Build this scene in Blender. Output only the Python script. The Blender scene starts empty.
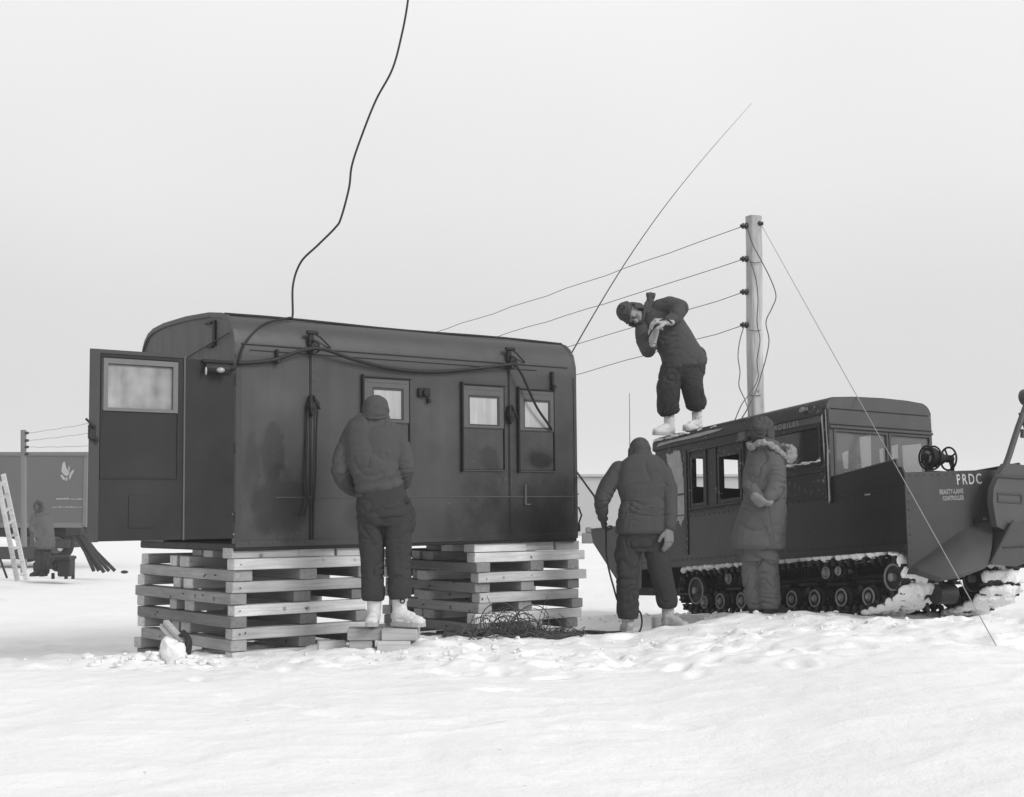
import bpy, math, random
from mathutils import Vector, Matrix, noise
random.seed(7)
V = Vector
R = math.radians
scn = bpy.context.scene
col = scn.collection

# ------------------------------------------------------------------ camera
CAM_H = 1.16
PITCH = R(4.36)
FOC = 1410.0
cam_d = bpy.data.cameras.new('camera')
cam = bpy.data.objects.new('camera', cam_d)
col.objects.link(cam)
cam.location = (0, 0, CAM_H)
cam.rotation_euler = (R(90) + PITCH, 0, 0)
cam_d.sensor_width = 36
cam_d.lens = FOC / 1024 * 36
cam_d.clip_end = 5000
cam_d.clip_start = .1
scn.camera = cam

def at(px, py, Y):
    """world point at forward distance Y whose direction is the given one (measured on the photograph)"""
    x = (px - 512) / FOC
    u = -(py - 398.5) / FOC
    d = V((x, math.cos(PITCH) - u * math.sin(PITCH), math.sin(PITCH) + u * math.cos(PITCH)))
    return V((0, 0, CAM_H)) + d * (Y / d.y)

# ------------------------------------------------------------------ mesh helper
def sst(a, b, x):
    t = max(0.0, min(1.0, (x - a) / (b - a))); return t * t * (3 - 2 * t)

class G:
    def __init__(s):
        s.v = []; s.f = []
    def add(s, vs, fs):
        o = len(s.v)
        s.v += [V(p) for p in vs]
        s.f += [tuple(i + o for i in f) for f in fs]
        return s
    def box(s, lo, hi, rot=None, jit=0.0):
        lo = V(lo); hi = V(hi)
        c = (lo + hi) / 2; h = (hi - lo) / 2
        vs = []
        for x in (-1, 1):
            for y in (-1, 1):
                for z in (-1, 1):
                    p = V((x * h.x, y * h.y, z * h.z))
                    if jit: p += V([random.uniform(-jit, jit) for _ in range(3)])
                    if rot: p = rot @ p
                    vs.append(c + p)
        return s.add(vs, [(0, 1, 3, 2), (4, 6, 7, 5), (0, 4, 5, 1), (2, 3, 7, 6), (0, 2, 6, 4), (1, 5, 7, 3)])
    def bbox(s, lo, hi, b=.008, rot=None, off=None):
        """box with chamfered edges"""
        lo = V(lo); hi = V(hi); c = (lo + hi) / 2; h = (hi - lo) / 2
        b = min(b, h.x * .45, h.y * .45, h.z * .45)
        vs = []; idx = {}
        for sx in (-1, 1):
            for sy in (-1, 1):
                for sz in (-1, 1):
                    for a in range(3):
                        p = [sx * (h.x - b), sy * (h.y - b), sz * (h.z - b)]
                        p[a] = (sx, sy, sz)[a] * h[a]
                        p = V(p)
                        if rot: p = rot @ p
                        idx[(sx, sy, sz, a)] = len(vs); vs.append(c + p)
        fs = []
        S = (-1, 1)
        for a in range(3):
            o = [i for i in range(3) if i != a]
            for sg in S:
                q = []
                for (u, w) in ((-1, -1), (1, -1), (1, 1), (-1, 1)):
                    k = [0, 0, 0]; k[a] = sg; k[o[0]] = u; k[o[1]] = w
                    q.append(idx[(*k, a)])
                fs.append(tuple(q))
            for u in S:
                for w in S:
                    k1 = [0, 0, 0]; k2 = [0, 0, 0]
                    k1[a] = -1; k2[a] = 1
                    for k in (k1, k2): k[o[0]] = u; k[o[1]] = w
                    fs.append((idx[(*k1, o[0])], idx[(*k2, o[0])], idx[(*k2, o[1])], idx[(*k1, o[1])]))
        for sx in S:
            for sy in S:
                for sz in S:
                    fs.append(tuple(idx[(sx, sy, sz, a)] for a in range(3)))
        return s.add(vs, fs)
    def beam(s, a, b, w, h, up=(0, 0, 1), ch=.006):
        a = V(a); b = V(b); d = (b - a); L = d.length; d.normalize()
        u = V(up); l = u.cross(d)
        if l.length < 1e-4: l = V((1, 0, 0)).cross(d)
        l.normalize(); u = d.cross(l)
        m = Matrix((d, l, u)).transposed()
        c = (a + b) / 2
        return s.bbox(c - V((L / 2, w / 2, h / 2)), c + V((L / 2, w / 2, h / 2)), ch, m)
    def ring(s, c, d, r, n, up=None):
        d = V(d).normalized()
        u = V(up) if up else (V((0, 0, 1)) if abs(d.z) < .9 else V((1, 0, 0)))
        a = u.cross(d).normalized(); b = d.cross(a)
        return [V(c) + a * (r * math.cos(2 * math.pi * i / n)) + b * (r * math.sin(2 * math.pi * i / n)) for i in range(n)]
    def cyl(s, a, b, r0, r1=None, n=16):
        r1 = r0 if r1 is None else r1
        a = V(a); b = V(b)
        vs = s.ring(a, b - a, r0, n) + s.ring(b, b - a, r1, n)
        fs = [(i, (i + 1) % n, n + (i + 1) % n, n + i) for i in range(n)]
        fs += [tuple(reversed(range(n))), tuple(range(n, 2 * n))]
        return s.add(vs, fs)
    def tube(s, pts, r, n=8, r1=None):
        pts = [V(p) for p in pts]; m = len(pts)
        vs = []; prev = None
        for i, p in enumerate(pts):
            d = (pts[min(i + 1, m - 1)] - pts[max(i - 1, 0)]).normalized()
            if prev is None: prev = V((0, 0, 1)) if abs(d.z) < .9 else V((1, 0, 0))
            a = prev - d * prev.dot(d)
            if a.length < 1e-5: a = V((1, 0, 0)) - d * d.x
            a.normalize(); prev = a; b = d.cross(a)
            rr = r if r1 is None else r + (r1 - r) * i / (m - 1)
            vs += [p + a * (rr * math.cos(2 * math.pi * k / n)) + b * (rr * math.sin(2 * math.pi * k / n)) for k in range(n)]
        fs = []
        for i in range(m - 1):
            for k in range(n):
                fs.append((i * n + k, i * n + (k + 1) % n, (i + 1) * n + (k + 1) % n, (i + 1) * n + k))
        fs += [tuple(reversed(range(n))), tuple(range((m - 1) * n, m * n))]
        return s.add(vs, fs)
    def torus(s, c, ax, Rr, r, n=28, m=8):
        pts = s.ring(c, ax, Rr, n)
        vs = []
        ax = V(ax).normalized()
        for p in pts:
            o = (p - V(c)).normalized()
            vs += [p + o * (r * math.cos(2 * math.pi * k / m)) + ax * (r * math.sin(2 * math.pi * k / m)) for k in range(m)]
        fs = [(i * m + k, i * m + (k + 1) % m, ((i + 1) % n) * m + (k + 1) % m, ((i + 1) % n) * m + k) for i in range(n) for k in range(m)]
        return s.add(vs, fs)
    def ell(s, c, r, rot=None, n=20, m=12):
        c = V(c); r = (r, r, r) if isinstance(r, (int, float)) else r
        vs = [V((0, 0, r[2]))]
        for j in range(1, m):
            t = math.pi * j / m
            for i in range(n):
                p = 2 * math.pi * i / n
                vs.append(V((r[0] * math.sin(t) * math.cos(p), r[1] * math.sin(t) * math.sin(p), r[2] * math.cos(t))))
        vs.append(V((0, 0, -r[2])))
        if rot: vs = [rot @ p for p in vs]
        vs = [p + c for p in vs]
        fs = [(0, 1 + i, 1 + (i + 1) % n) for i in range(n)]
        for j in range(m - 2):
            for i in range(n):
                a = 1 + j * n + i; b = 1 + j * n + (i + 1) % n
                fs.append((a, a + n, b + n, b))
        L = len(vs) - 1; o = 1 + (m - 2) * n
        fs += [(o + i, L, o + (i + 1) % n) for i in range(n)]
        return s.add(vs, fs)
    def caps(s, a, ra, b, rb, n=16):
        """tapered capsule"""
        a = V(a); b = V(b)
        s.ell(a, ra, n=n, m=8); s.ell(b, rb, n=n, m=8)
        if (b - a).length > 1e-5: s.cyl(a, b, ra, rb, n)
        return s
    def chain(s, pts, rad):
        for i in range(len(pts) - 1): s.caps(pts[i], rad[i], pts[i + 1], rad[i + 1])
        return s
    def loft(s, secs, lat, n=24, p=2.4):
        """secs: (centre, half width, half depth); lat: direction of the width"""
        m = len(secs); vs = []
        cs = [V(c) for c, _, _ in secs]
        for i, (c, w, d) in enumerate(secs):
            ax = (cs[min(i + 1, m - 1)] - cs[max(i - 1, 0)]).normalized()
            l = V(lat); l = (l - ax * l.dot(ax)).normalized(); q = ax.cross(l)
            for k in range(n):
                t = 2 * math.pi * k / n
                cc, ss = math.cos(t), math.sin(t)
                vs.append(cs[i] + l * (w * math.copysign(abs(cc) ** (2 / p), cc)) + q * (d * math.copysign(abs(ss) ** (2 / p), ss)))
        fs = [(i * n + k, i * n + (k + 1) % n, (i + 1) * n + (k + 1) % n, (i + 1) * n + k) for i in range(m - 1) for k in range(n)]
        fs += [tuple(reversed(range(n))), tuple(range((m - 1) * n, m * n))]
        return s.add(vs, fs)
    def prism(s, poly, a0, a1, axis=1):
        """poly of 2-D points extruded along axis (the other two axes in order)"""
        n = len(poly); vs = []
        for a in (a0, a1):
            for (u, w) in poly:
                p = [u, w]; p.insert(axis, a); vs.append(V(p))
        fs = [(i, (i + 1) % n, n + (i + 1) % n, n + i) for i in range(n)]
        fs += [tuple(reversed(range(n))), tuple(range(n, 2 * n))]
        return s.add(vs, fs)
    def holed(s, U0, U1, W0, W1, holes, a0, a1, axis=1):
        """rectangular slab with rectangular holes, as butt-jointed blocks sharing one mesh grid"""
        us = sorted({U0, U1, *[h[0] for h in holes], *[h[1] for h in holes]})
        ws = sorted({W0, W1, *[h[2] for h in holes], *[h[3] for h in holes]})
        ins = lambda i, j: 0 <= i < len(us) - 1 and 0 <= j < len(ws) - 1 and not any(h[0] <= us[i] < h[1] and h[2] <= ws[j] < h[3] for h in holes)
        def P(u, w, a):
            p = [u, w]; p.insert(axis, a); return V(p)
        for i in range(len(us) - 1):
            for j in range(len(ws) - 1):
                if not ins(i, j): continue
                u0, u1, w0, w1 = us[i], us[i + 1], ws[j], ws[j + 1]
                for a in (a0, a1): s.add([P(u0, w0, a), P(u1, w0, a), P(u1, w1, a), P(u0, w1, a)], [(0, 1, 2, 3)])
                for (di, dj, q) in ((-1, 0, (u0, w0, u0, w1)), (1, 0, (u1, w0, u1, w1)), (0, -1, (u0, w0, u1, w0)), (0, 1, (u0, w1, u1, w1))):
                    if not ins(i + di, j + dj):
                        s.add([P(q[0], q[1], a0), P(q[2], q[3], a0), P(q[2], q[3], a1), P(q[0], q[1], a1)], [(0, 1, 2, 3)])
        return s
    def build(s, name, m, parent=None, smooth=False, world=False, bevel=0, merge=False):
        me = bpy.data.meshes.new(name)
        off = V((0, 0, 0))
        if world and parent: off = parent.location
        me.from_pydata([p - off for p in s.v], [], s.f)
        return link(name, me, m, parent, smooth)

def link(name, me, m, parent=None, smooth=False):
    me.validate()
    import bmesh
    bm = bmesh.new(); bm.from_mesh(me)
    bmesh.ops.recalc_face_normals(bm, faces=bm.faces)
    bm.to_mesh(me); bm.free()
    if m: me.materials.append(m)
    if smooth is True:
        me.polygons.foreach_set('use_smooth', [True] * len(me.polygons))
    elif smooth:
        me.polygons.foreach_set('use_smooth', [True] * len(me.polygons))
        me.set_sharp_from_angle(angle=R(smooth))
    o = bpy.data.objects.new(name, me)
    col.objects.link(o)
    if parent: o.parent = parent
    return o

def tag(o, label=None, cat=None, group=None, kind=None):
    if label: o['label'] = label
    if cat: o['category'] = cat
    if group: o['group'] = group
    if kind: o['kind'] = kind
    return o

def empty(name, loc, rot=None):
    o = bpy.data.objects.new(name, None); col.objects.link(o)
    o.location = loc
    if rot is not None:
        o.rotation_euler = rot.to_euler() if isinstance(rot, Matrix) else rot
    return o

def spline(pts, k=10, closed=False):
    pts = [V(p) for p in pts]; out = []
    n = len(pts)
    for i in range(n if closed else n - 1):
        g = (lambda j: pts[j % n]) if closed else (lambda j: pts[max(0, min(n - 1, j))])
        p0, p1, p2, p3 = g(i - 1), g(i), g(i + 1), g(i + 2)
        for t in range(k):
            t = t / k
            out.append(.5 * ((2 * p1) + (p2 - p0) * t + (2 * p0 - 5 * p1 + 4 * p2 - p3) * t * t + (3 * p1 - p0 - 3 * p2 + p3) * t ** 3))
    if not closed: out.append(pts[-1])
    return out

# ------------------------------------------------------------------ materials (the place is seen in black and white: neutral greys)
def N(nt, t, **kw):
    n = nt.nodes.new(t)
    for k, v in kw.items(): setattr(n, k, v)
    return n

def mat(name, base, rough=.6, var=.2, scale=3.0, fine=.1, fscale=60.0, bump=.15, bscale=80.0, metal=0.0, spec=.3,
        stretch=(1, 1, 1), stains=(), scratch=0.0, scratch_val=.35, streak=0.0, big=0.0):
    m = bpy.data.materials.new(name); m.use_nodes = True
    nt = m.node_tree; L = nt.links.new
    b = nt.nodes['Principled BSDF']
    tc = N(nt, 'ShaderNodeTexCoord')
    mp = N(nt, 'ShaderNodeMapping'); mp.inputs['Scale'].default_value = stretch
    L(tc.outputs['Object'], mp.inputs[0])
    def nz(sc, det, src, rg=.6):
        t = N(nt, 'ShaderNodeTexNoise'); t.inputs['Scale'].default_value = sc; t.inputs['Detail'].default_value = det
        t.inputs['Roughness'].default_value = rg; L(src, t.inputs['Vector']); return t
    def mth(op, a, c, d=None, clamp=False):
        t = N(nt, 'ShaderNodeMath', operation=op); t.use_clamp = clamp
        for i, x in enumerate((a, c, d)):
            if x is None: continue
            if isinstance(x, (int, float)): t.inputs[i].default_value = x
            else: L(x, t.inputs[i])
        return t.outputs[0]
    n1 = nz(scale, 6, mp.outputs[0]); n2 = nz(fscale, 3, mp.outputs[0])
    val = mth('MULTIPLY_ADD', n1.outputs[0], 2 * var, 1 - var)
    val = mth('MULTIPLY', val, mth('MULTIPLY_ADD', n2.outputs[0], 2 * fine, 1 - fine))
    if big:
        n3 = nz(scale * .25, 4, tc.outputs['Object'])
        val = mth('MULTIPLY', val, mth('MULTIPLY_ADD', n3.outputs[0], 2 * big, 1 - big))
    val = mth('MULTIPLY', val, base)
    for (c, r, dark, soft) in stains:                    # dirt, dark and pale patches with a place and ragged outline of their own
        vm = N(nt, 'ShaderNodeVectorMath', operation='SUBTRACT'); vm.inputs[1].default_value = c; L(tc.outputs['Object'], vm.inputs[0])
        vs = N(nt, 'ShaderNodeVectorMath', operation='DIVIDE'); vs.inputs[1].default_value = r; L(vm.outputs[0], vs.inputs[0])
        vl = N(nt, 'ShaderNodeVectorMath', operation='LENGTH'); L(vs.outputs[0], vl.inputs[0])
        wob = nz(5, 5, tc.outputs['Object'], .7)
        d = mth('ADD', vl.outputs['Value'], mth('MULTIPLY_ADD', wob.outputs[0], 1.6, -.8))
        k = mth('MULTIPLY_ADD', d, -1.0 / soft, 1.0 / soft, True)
        val = mth('MULTIPLY', val, mth('MULTIPLY_ADD', k, dark - 1, 1.0))
    if streak:
        ms = N(nt, 'ShaderNodeMapping'); ms.inputs['Scale'].default_value = (9, 9, .7); L(tc.outputs['Object'], ms.inputs[0])
        sn = nz(1.0, 5, ms.outputs[0], .7)
        val = mth('MULTIPLY', val, mth('MULTIPLY_ADD', sn.outputs[0], 2 * streak, 1 - streak))
    if scratch:
        sc = nz(24, 8, tc.outputs['Object'], .75)
        sc2 = nz(3, 2, tc.outputs['Object'])
        t = mth('MULTIPLY_ADD', sc2.outputs[0], .35, 0)
        k = mth('SUBTRACT', mth('ADD', sc.outputs[0], t), .93 - scratch)
        k = mth('MULTIPLY', k, 25, None, True)
        val = mth('ADD', mth('MULTIPLY', val, mth('SUBTRACT', 1, k)), mth('MULTIPLY', k, scratch_val))
    cmb = N(nt, 'ShaderNodeCombineColor')
    for i in range(3): L(val, cmb.inputs[i])
    L(cmb.outputs[0], b.inputs['Base Color'])
    L(mth('MULTIPLY_ADD', n1.outputs[0], .3, rough - .15, True), b.inputs['Roughness'])
    b.inputs['Metallic'].default_value = metal
    b.inputs['Specular IOR Level'].default_value = spec
    if bump:
        n4 = nz(bscale, 4, mp.outputs[0]); bp = N(nt, 'ShaderNodeBump')
        bp.inputs['Strength'].default_value = bump; bp.inputs['Distance'].default_value = .01
        L(n4.outputs[0], bp.inputs['Height'])
        n5 = nz(scale * 1.2, 2, tc.outputs['Object']); b2 = N(nt, 'ShaderNodeBump')
        b2.inputs['Strength'].default_value = min(1, bump * 1.2); b2.inputs['Distance'].default_value = .03
        L(n5.outputs[0], b2.inputs['Height']); L(bp.outputs[0], b2.inputs['Normal'])
        L(b2.outputs[0], b.inputs['Normal'])
    return m

M = {}
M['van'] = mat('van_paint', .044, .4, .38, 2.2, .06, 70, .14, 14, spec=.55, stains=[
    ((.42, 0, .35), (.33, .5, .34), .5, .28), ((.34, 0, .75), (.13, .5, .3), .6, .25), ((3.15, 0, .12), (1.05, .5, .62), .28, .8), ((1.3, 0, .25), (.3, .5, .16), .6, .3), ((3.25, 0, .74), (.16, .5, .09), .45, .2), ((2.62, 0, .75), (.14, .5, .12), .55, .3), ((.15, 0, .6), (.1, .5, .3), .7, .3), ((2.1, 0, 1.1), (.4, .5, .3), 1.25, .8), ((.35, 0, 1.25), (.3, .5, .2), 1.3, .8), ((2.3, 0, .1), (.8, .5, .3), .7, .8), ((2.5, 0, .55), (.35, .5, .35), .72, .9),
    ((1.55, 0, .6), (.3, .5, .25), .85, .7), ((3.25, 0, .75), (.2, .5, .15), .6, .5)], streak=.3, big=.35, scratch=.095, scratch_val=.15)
M['van_end'] = mat('van_end_canvas', .105, .75, .2, 3, .08, 50, .25, 30, streak=.35)
M['van_roof'] = mat('van_roof_paint', .052, .45, .25, 2.5, .08, 50, .16, 14, spec=.5, streak=.15)
M['van_door'] = mat('van_door_paint', .018, .42, .4, 2.5, .06, 60, .06, 50, stains=[((-.8, 0, .5), (.3, .4, .3), 1.45, .7), ((-.2, 0, .5), (.3, .4, .6), .75, .7)], streak=.12, scratch=.02, scratch_val=.14)
M['van_door_edge'] = mat('door_edge_paint', .05, .5, .15, 4, .08, 60, .06, 50)
M['van_dark'] = mat('dark_fitting', .016, .55, .3, 6, .1, 60, .1, 60)
M['van_in'] = mat('van_inside', .05, .8, .2, 3)
M['van_trim'] = mat('window_frame_paint', .1, .5, .12, 5, .08, 60, .08, 60)
M['van_rail'] = mat('rail_paint', .07, .5, .2, 5)
M['hull'] = mat('hull_paint', .0105, .42, .45, 2.0, .08, 60, .15, 12, spec=.45, streak=.2, scratch=.11, scratch_val=.075, big=.4)
M['hull_worn'] = mat('worn_hull_paint', .014, .55, .3, 3.0, .1, 60, .15, 50, streak=.2, scratch=.155, scratch_val=.26, spec=.4)
M['hull_bare'] = mat('rubbed_paint', .36, .6, .35, 9, .15, 60, .2, 60, scratch=.1, scratch_val=.04, streak=.3)
M['bow'] = mat('bow_paint', .046, .45, .35, 2.5, .08, 60, .1, 40, streak=.2, scratch=.02, scratch_val=.16)
M['cab_end'] = mat('cab_panel_paint', .07, .5, .25, 3, .06, 60, .1, 50, streak=.1)
M['rubber'] = mat('rubber', .014, .75, .3, 8, .1, 60, .3, 60)
M['steel'] = mat('worn_steel', .22, .5, .35, 9, .15, 70, .25, 60)
M['dark_steel'] = mat('dark_steel', .022, .55, .35, 8, .12, 60, .25, 60)
M['snow_crust'] = mat('packed_snow', .8, .7, .08, 9, .04, 60, .5, 60, spec=.2)
M['jacket'] = mat('jacket_cotton', .074, .95, .16, 5, .08, 220, .35, 260, spec=.15)
M['jacket2'] = mat('field_jacket_cotton', .068, .95, .16, 5, .08, 220, .35, 260, spec=.15)
M['parka'] = mat('parka_cotton', .108, .95, .18, 5, .08, 220, .35, 260, spec=.15)
M['trouser'] = mat('trouser_cotton', .042, .95, .18, 5, .08, 220, .35, 260, spec=.15)
M['trouser_light'] = mat('overtrouser_cotton', .125, .95, .2, 5, .08, 220, .35, 260, spec=.15)
M['cap'] = mat('cap_wool', .075, .98, .2, 8, .12, 220, .5, 200, spec=.1)
M['fur'] = mat('ruff_fur', .3, .98, .5, 22, .3, 160, .9, 90, spec=.1)
M['boot'] = mat('felt_boot', .62, .8, .12, 7, .08, 90, .3, 90, spec=.2, stains=[])
M['boot_grey'] = mat('worn_felt_boot', .4, .8, .2, 7, .1, 90, .3, 90, spec=.2)
M['boot_dark'] = mat('dark_boot', .045, .8, .2, 7, .1, 90, .3, 90, spec=.2)
M['glove'] = mat('leather_glove', .4, .75, .3, 14, .12, 120, .4, 120, spec=.2)
M['glove_mid'] = mat('grey_glove', .2, .8, .3, 14, .12, 120, .4, 120, spec=.2)
M['glove_dark'] = mat('dark_glove', .07, .8, .3, 14, .12, 120, .4, 120, spec=.2)
M['skin'] = mat('skin', .27, .55, .1, 12, .05, 120, .1, 160)
M['black'] = mat('black_rubber_cable', .018, .55, .2, 10, .05, 60, .1, 100)
M['wire'] = mat('field_wire', .07, .6, .2, 5)
M['wire_light'] = mat('bright_guy_wire', .3, .5, .2, 5)
M['ceramic'] = mat('insulator_glaze', .025, .25, .2, 8)
M['far_trailer'] = mat('trailer_paint', .11, .7, .12, .9, .05, 20, .05, 20, streak=.08)
M['far_hut'] = mat('hut_boards_hazed', .4, .8, .08, .4, .05, 8, .05, 8)  # pale base holds the haze fade of the far hut
M['far_dark'] = mat('equipment_paint', .035, .7, .25, 2)
M['mark'] = mat('white_stencil_paint', .45, .7, .35, 30, .25, 120, .0)
M['mark_dull'] = mat('faded_stencil_paint', .24, .7, .5, 40, .3, 150, .0)
M['mark_far'] = mat('white_sign_paint', .36, .7, .25, 6, .1, 60, .0)

CLOTH = 1
def wood(name, base, scale=1.0, dirty=.0):
    m = bpy.data.materials.new(name); m.use_nodes = True
    nt = m.node_tree; L = nt.links.new; b = nt.nodes['Principled BSDF']
    tc = N(nt, 'ShaderNodeTexCoord'); oi = N(nt, 'ShaderNodeObjectInfo')
    ad = N(nt, 'ShaderNodeVectorMath', operation='ADD'); L(tc.outputs['Object'], ad.inputs[0])
    ml = N(nt, 'ShaderNodeVectorMath', operation='SCALE'); ml.inputs['Scale'].default_value = 37.0
    cx = N(nt, 'ShaderNodeCombineXYZ')
    for i in range(3): L(oi.outputs['Random'], cx.inputs[i])
    L(cx.outputs[0], ml.inputs[0]); L(ml.outputs[0], ad.inputs[1])
    mp = N(nt, 'ShaderNodeMapping'); mp.inputs['Scale'].default_value = (1.2 * scale, 14 * scale, 22 * scale); L(ad.outputs[0], mp.inputs[0])
    g = N(nt, 'ShaderNodeTexNoise'); g.inputs['Scale'].default_value = 2.2; g.inputs['Detail'].default_value = 6; g.inputs['Roughness'].default_value = .65; g.inputs['Distortion'].default_value = .6
    L(mp.outputs[0], g.inputs['Vector'])
    n2 = N(nt, 'ShaderNodeTexNoise'); n2.inputs['Scale'].default_value = 2.2; n2.inputs['Detail'].default_value = 5; L(ad.outputs[0], n2.inputs['Vector'])
    vo = N(nt, 'ShaderNodeTexVoronoi'); vo.inputs['Scale'].default_value = 4.5; L(ad.outputs[0], vo.inputs['Vector'])
    kn = N(nt, 'ShaderNodeMapRange'); kn.inputs['From Min'].default_value = .05; kn.inputs['From Max'].default_value = .12; kn.inputs['To Min'].default_value = .45; kn.inputs['To Max'].default_value = 1; L(vo.outputs['Distance'], kn.inputs[0])
    r = N(nt, 'ShaderNodeMapRange'); r.inputs['From Min'].default_value = .25; r.inputs['From Max'].default_value = .75; r.inputs['To Min'].default_value = .68; r.inputs['To Max'].default_value = 1.2; L(g.outputs[0], r.inputs[0])
    r2 = N(nt, 'ShaderNodeMapRange'); r2.inputs['From Min'].default_value = .3; r2.inputs['From Max'].default_value = .7; r2.inputs['To Min'].default_value = .8; r2.inputs['To Max'].default_value = 1.15; L(n2.outputs[0], r2.inputs[0])
    r3 = N(nt, 'ShaderNodeMapRange'); r3.inputs['To Min'].default_value = .62; r3.inputs['To Max'].default_value = 1.18; L(oi.outputs['Random'], r3.inputs[0])
    def mul(a, c):
        t = N(nt, 'ShaderNodeMath', operation='MULTIPLY')
        for i, x in enumerate((a, c)):
            if isinstance(x, float): t.inputs[i].default_value = x
            else: L(x, t.inputs[i])
        return t.outputs[0]
    v = mul(mul(mul(mul(r.outputs[0], r2.outputs[0]), kn.outputs[0]), r3.outputs[0]), float(base))
    cmb = N(nt, 'ShaderNodeCombineColor')
    for i in range(3): L(v, cmb.inputs[i])
    L(cmb.outputs[0], b.inputs['Base Color']); b.inputs['Roughness'].default_value = .8; b.inputs['Specular IOR Level'].default_value = .25
    bp = N(nt, 'ShaderNodeBump'); bp.inputs['Strength'].default_value = .5; bp.inputs['Distance'].default_value = .004
    L(g.outputs[0], bp.inputs['Height']); L(bp.outputs[0], b.inputs['Normal'])
    return m
M['timber'] = wood('sawn_timber', .56)
M['timber_y'] = wood('sawn_timber_shaded', .31)  # cross timbers: darker base carries the shade on their left-facing sides
M['pole_wood'] = wood('pole_wood', .4)
M['pole_wood'].node_tree.nodes  # upright grain
for n in M['pole_wood'].node_tree.nodes:
    if n.type == 'MAPPING': n.inputs['Scale'].default_value = (12, 12, .9)
M['block_wood'] = wood('block_wood', .5)
M['ladder_wood'] = wood('ladder_wood', .5)
for k in ('timber_y',):
    for n in M[k].node_tree.nodes:
        if n.type == 'MAPPING': n.inputs['Scale'].default_value = (14, 1.2, 22)

def glass_mat(name, base, alpha, rough=.08, wave=0.0, spec=.8, wob=.3):
    m = bpy.data.materials.new(name); m.use_nodes = True
    nt = m.node_tree; L = nt.links.new; b = nt.nodes['Principled BSDF']
    tc = N(nt, 'ShaderNodeTexCoord')
    n = N(nt, 'ShaderNodeTexNoise'); n.inputs['Scale'].default_value = 4; n.inputs['Detail'].default_value = 3; L(tc.outputs['Object'], n.inputs['Vector'])
    mp = N(nt, 'ShaderNodeMapping'); mp.inputs['Scale'].default_value = (14, 14, 1.5); L(tc.outputs['Object'], mp.inputs[0])
    w = N(nt, 'ShaderNodeTexNoise'); w.inputs['Scale'].default_value = 1.0; w.inputs['Detail'].default_value = 2; L(mp.outputs[0], w.inputs['Vector'])
    mx = N(nt, 'ShaderNodeMath', operation='MULTIPLY_ADD'); L(w.outputs[0], mx.inputs[0]); mx.inputs[1].default_value = base * 2 * wave; mx.inputs[2].default_value = base * (1 - wave)
    m2 = N(nt, 'ShaderNodeMath', operation='MULTIPLY_ADD'); L(n.outputs[0], m2.inputs[0]); m2.inputs[1].default_value = wob; L(mx.outputs[0], m2.inputs[2])
    m3 = N(nt, 'ShaderNodeMath', operation='SUBTRACT'); L(m2.outputs[0], m3.inputs[0]); m3.inputs[1].default_value = wob / 2; m3.use_clamp = True
    cmb = N(nt, 'ShaderNodeCombineColor')
    for i in range(3): L(m3.outputs[0], cmb.inputs[i])
    L(cmb.outputs[0], b.inputs['Base Color'])
    b.inputs['Roughness'].default_value = rough; b.inputs['Specular IOR Level'].default_value = spec; b.inputs['Alpha'].default_value = alpha
    return m
M['pane'] = glass_mat('pane_blind_reflection', .4, 1, .12, .35, .6, .12)  # blind folds and sky reflection both put into the base tone
M['door_pane'] = glass_mat('pane_painted_reflections', .27, 1, .3, .3, .5, .5)  # cloudy tone stands in for reflections on the door pane
M['cab_pane'] = glass_mat('cab_glass', .26, .38, .05, 0, .9, .05)  # grey base carries the reflected sky of the cab glass
M['side_glass'] = glass_mat('side_glass', .03, .6, .05, 0, .8, .02)
M['sheet'] = mat('reflection_sheet', .85, .9, .08, 4, .04, 60, .1, 40)

# ------------------------------------------------------------------ blobs: several closed shapes fused into one continuous skin
def fold_fn(amp, seed, hor=1.5, sc=3.4, segs=()):
    """cloth relief: soft pads, creases that come and go, and bunched folds round the limbs (segs: a, b, count, amp)"""
    o = V((seed * 3.1, seed * 1.7, seed * 2.3))
    S = []
    for a, b, cnt, am in segs:
        a = V(a); d = V(b) - a; L2 = d.length_squared
        S.append((a, d, L2, cnt, am))
    def f(p, n):
        w = noise.noise(p * 2.3 + o) * .35
        q = V((p.x * sc + w * 3, p.y * sc, (p.z + w * .4) * sc * hor)) + o
        q2 = V((p.x * sc * 1.7 + p.z * 7, p.y * sc * 1.7, p.z * sc * hor * 1.5 - p.x * 8 + w * 5)) + o
        a_ = noise.noise(q); b_ = noise.noise(q2); c = noise.noise(q2 * 2.3)
        k1 = sst(-.05, .35, noise.noise(p * 3.1 - o)); k2 = sst(-.1, .3, noise.noise(p * 3.7 + o * 2))
        r = -(1 - min(1, abs(a_) * 3.4)) ** 2 * 1.6 * k1
        r2 = -(1 - min(1, abs(b_) * 3.4)) ** 2 * 1.3 * k2
        h = amp * 1.45 * (r + r2 + .2 * c + noise.noise(p * 3.2 + o) * .55 + .15)
        for (a, d, L2, cnt, am) in S:
            t = (p - a).dot(d) / L2
            if -.15 < t < 1.15:
                e = (p - a - d * t).length
                if e < .24:
                    wn = sst(-.15, .12, t) * (1 - sst(.88, 1.15, t)) * (1 - sst(.17, .24, e))
                    ph = cnt * .8 * math.pi * t + 4.5 * noise.noise(p * 4.2 + o) + 2.2 * noise.noise(p * 10 - o)
                    m_ = sst(-.05, .35, noise.noise(p * 5.5 + o * 3))
                    h += am * wn * (.2 - (1 - abs(math.sin(ph))) ** 3 * (.12 + 1.0 * m_))
        return h
    return f

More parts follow.
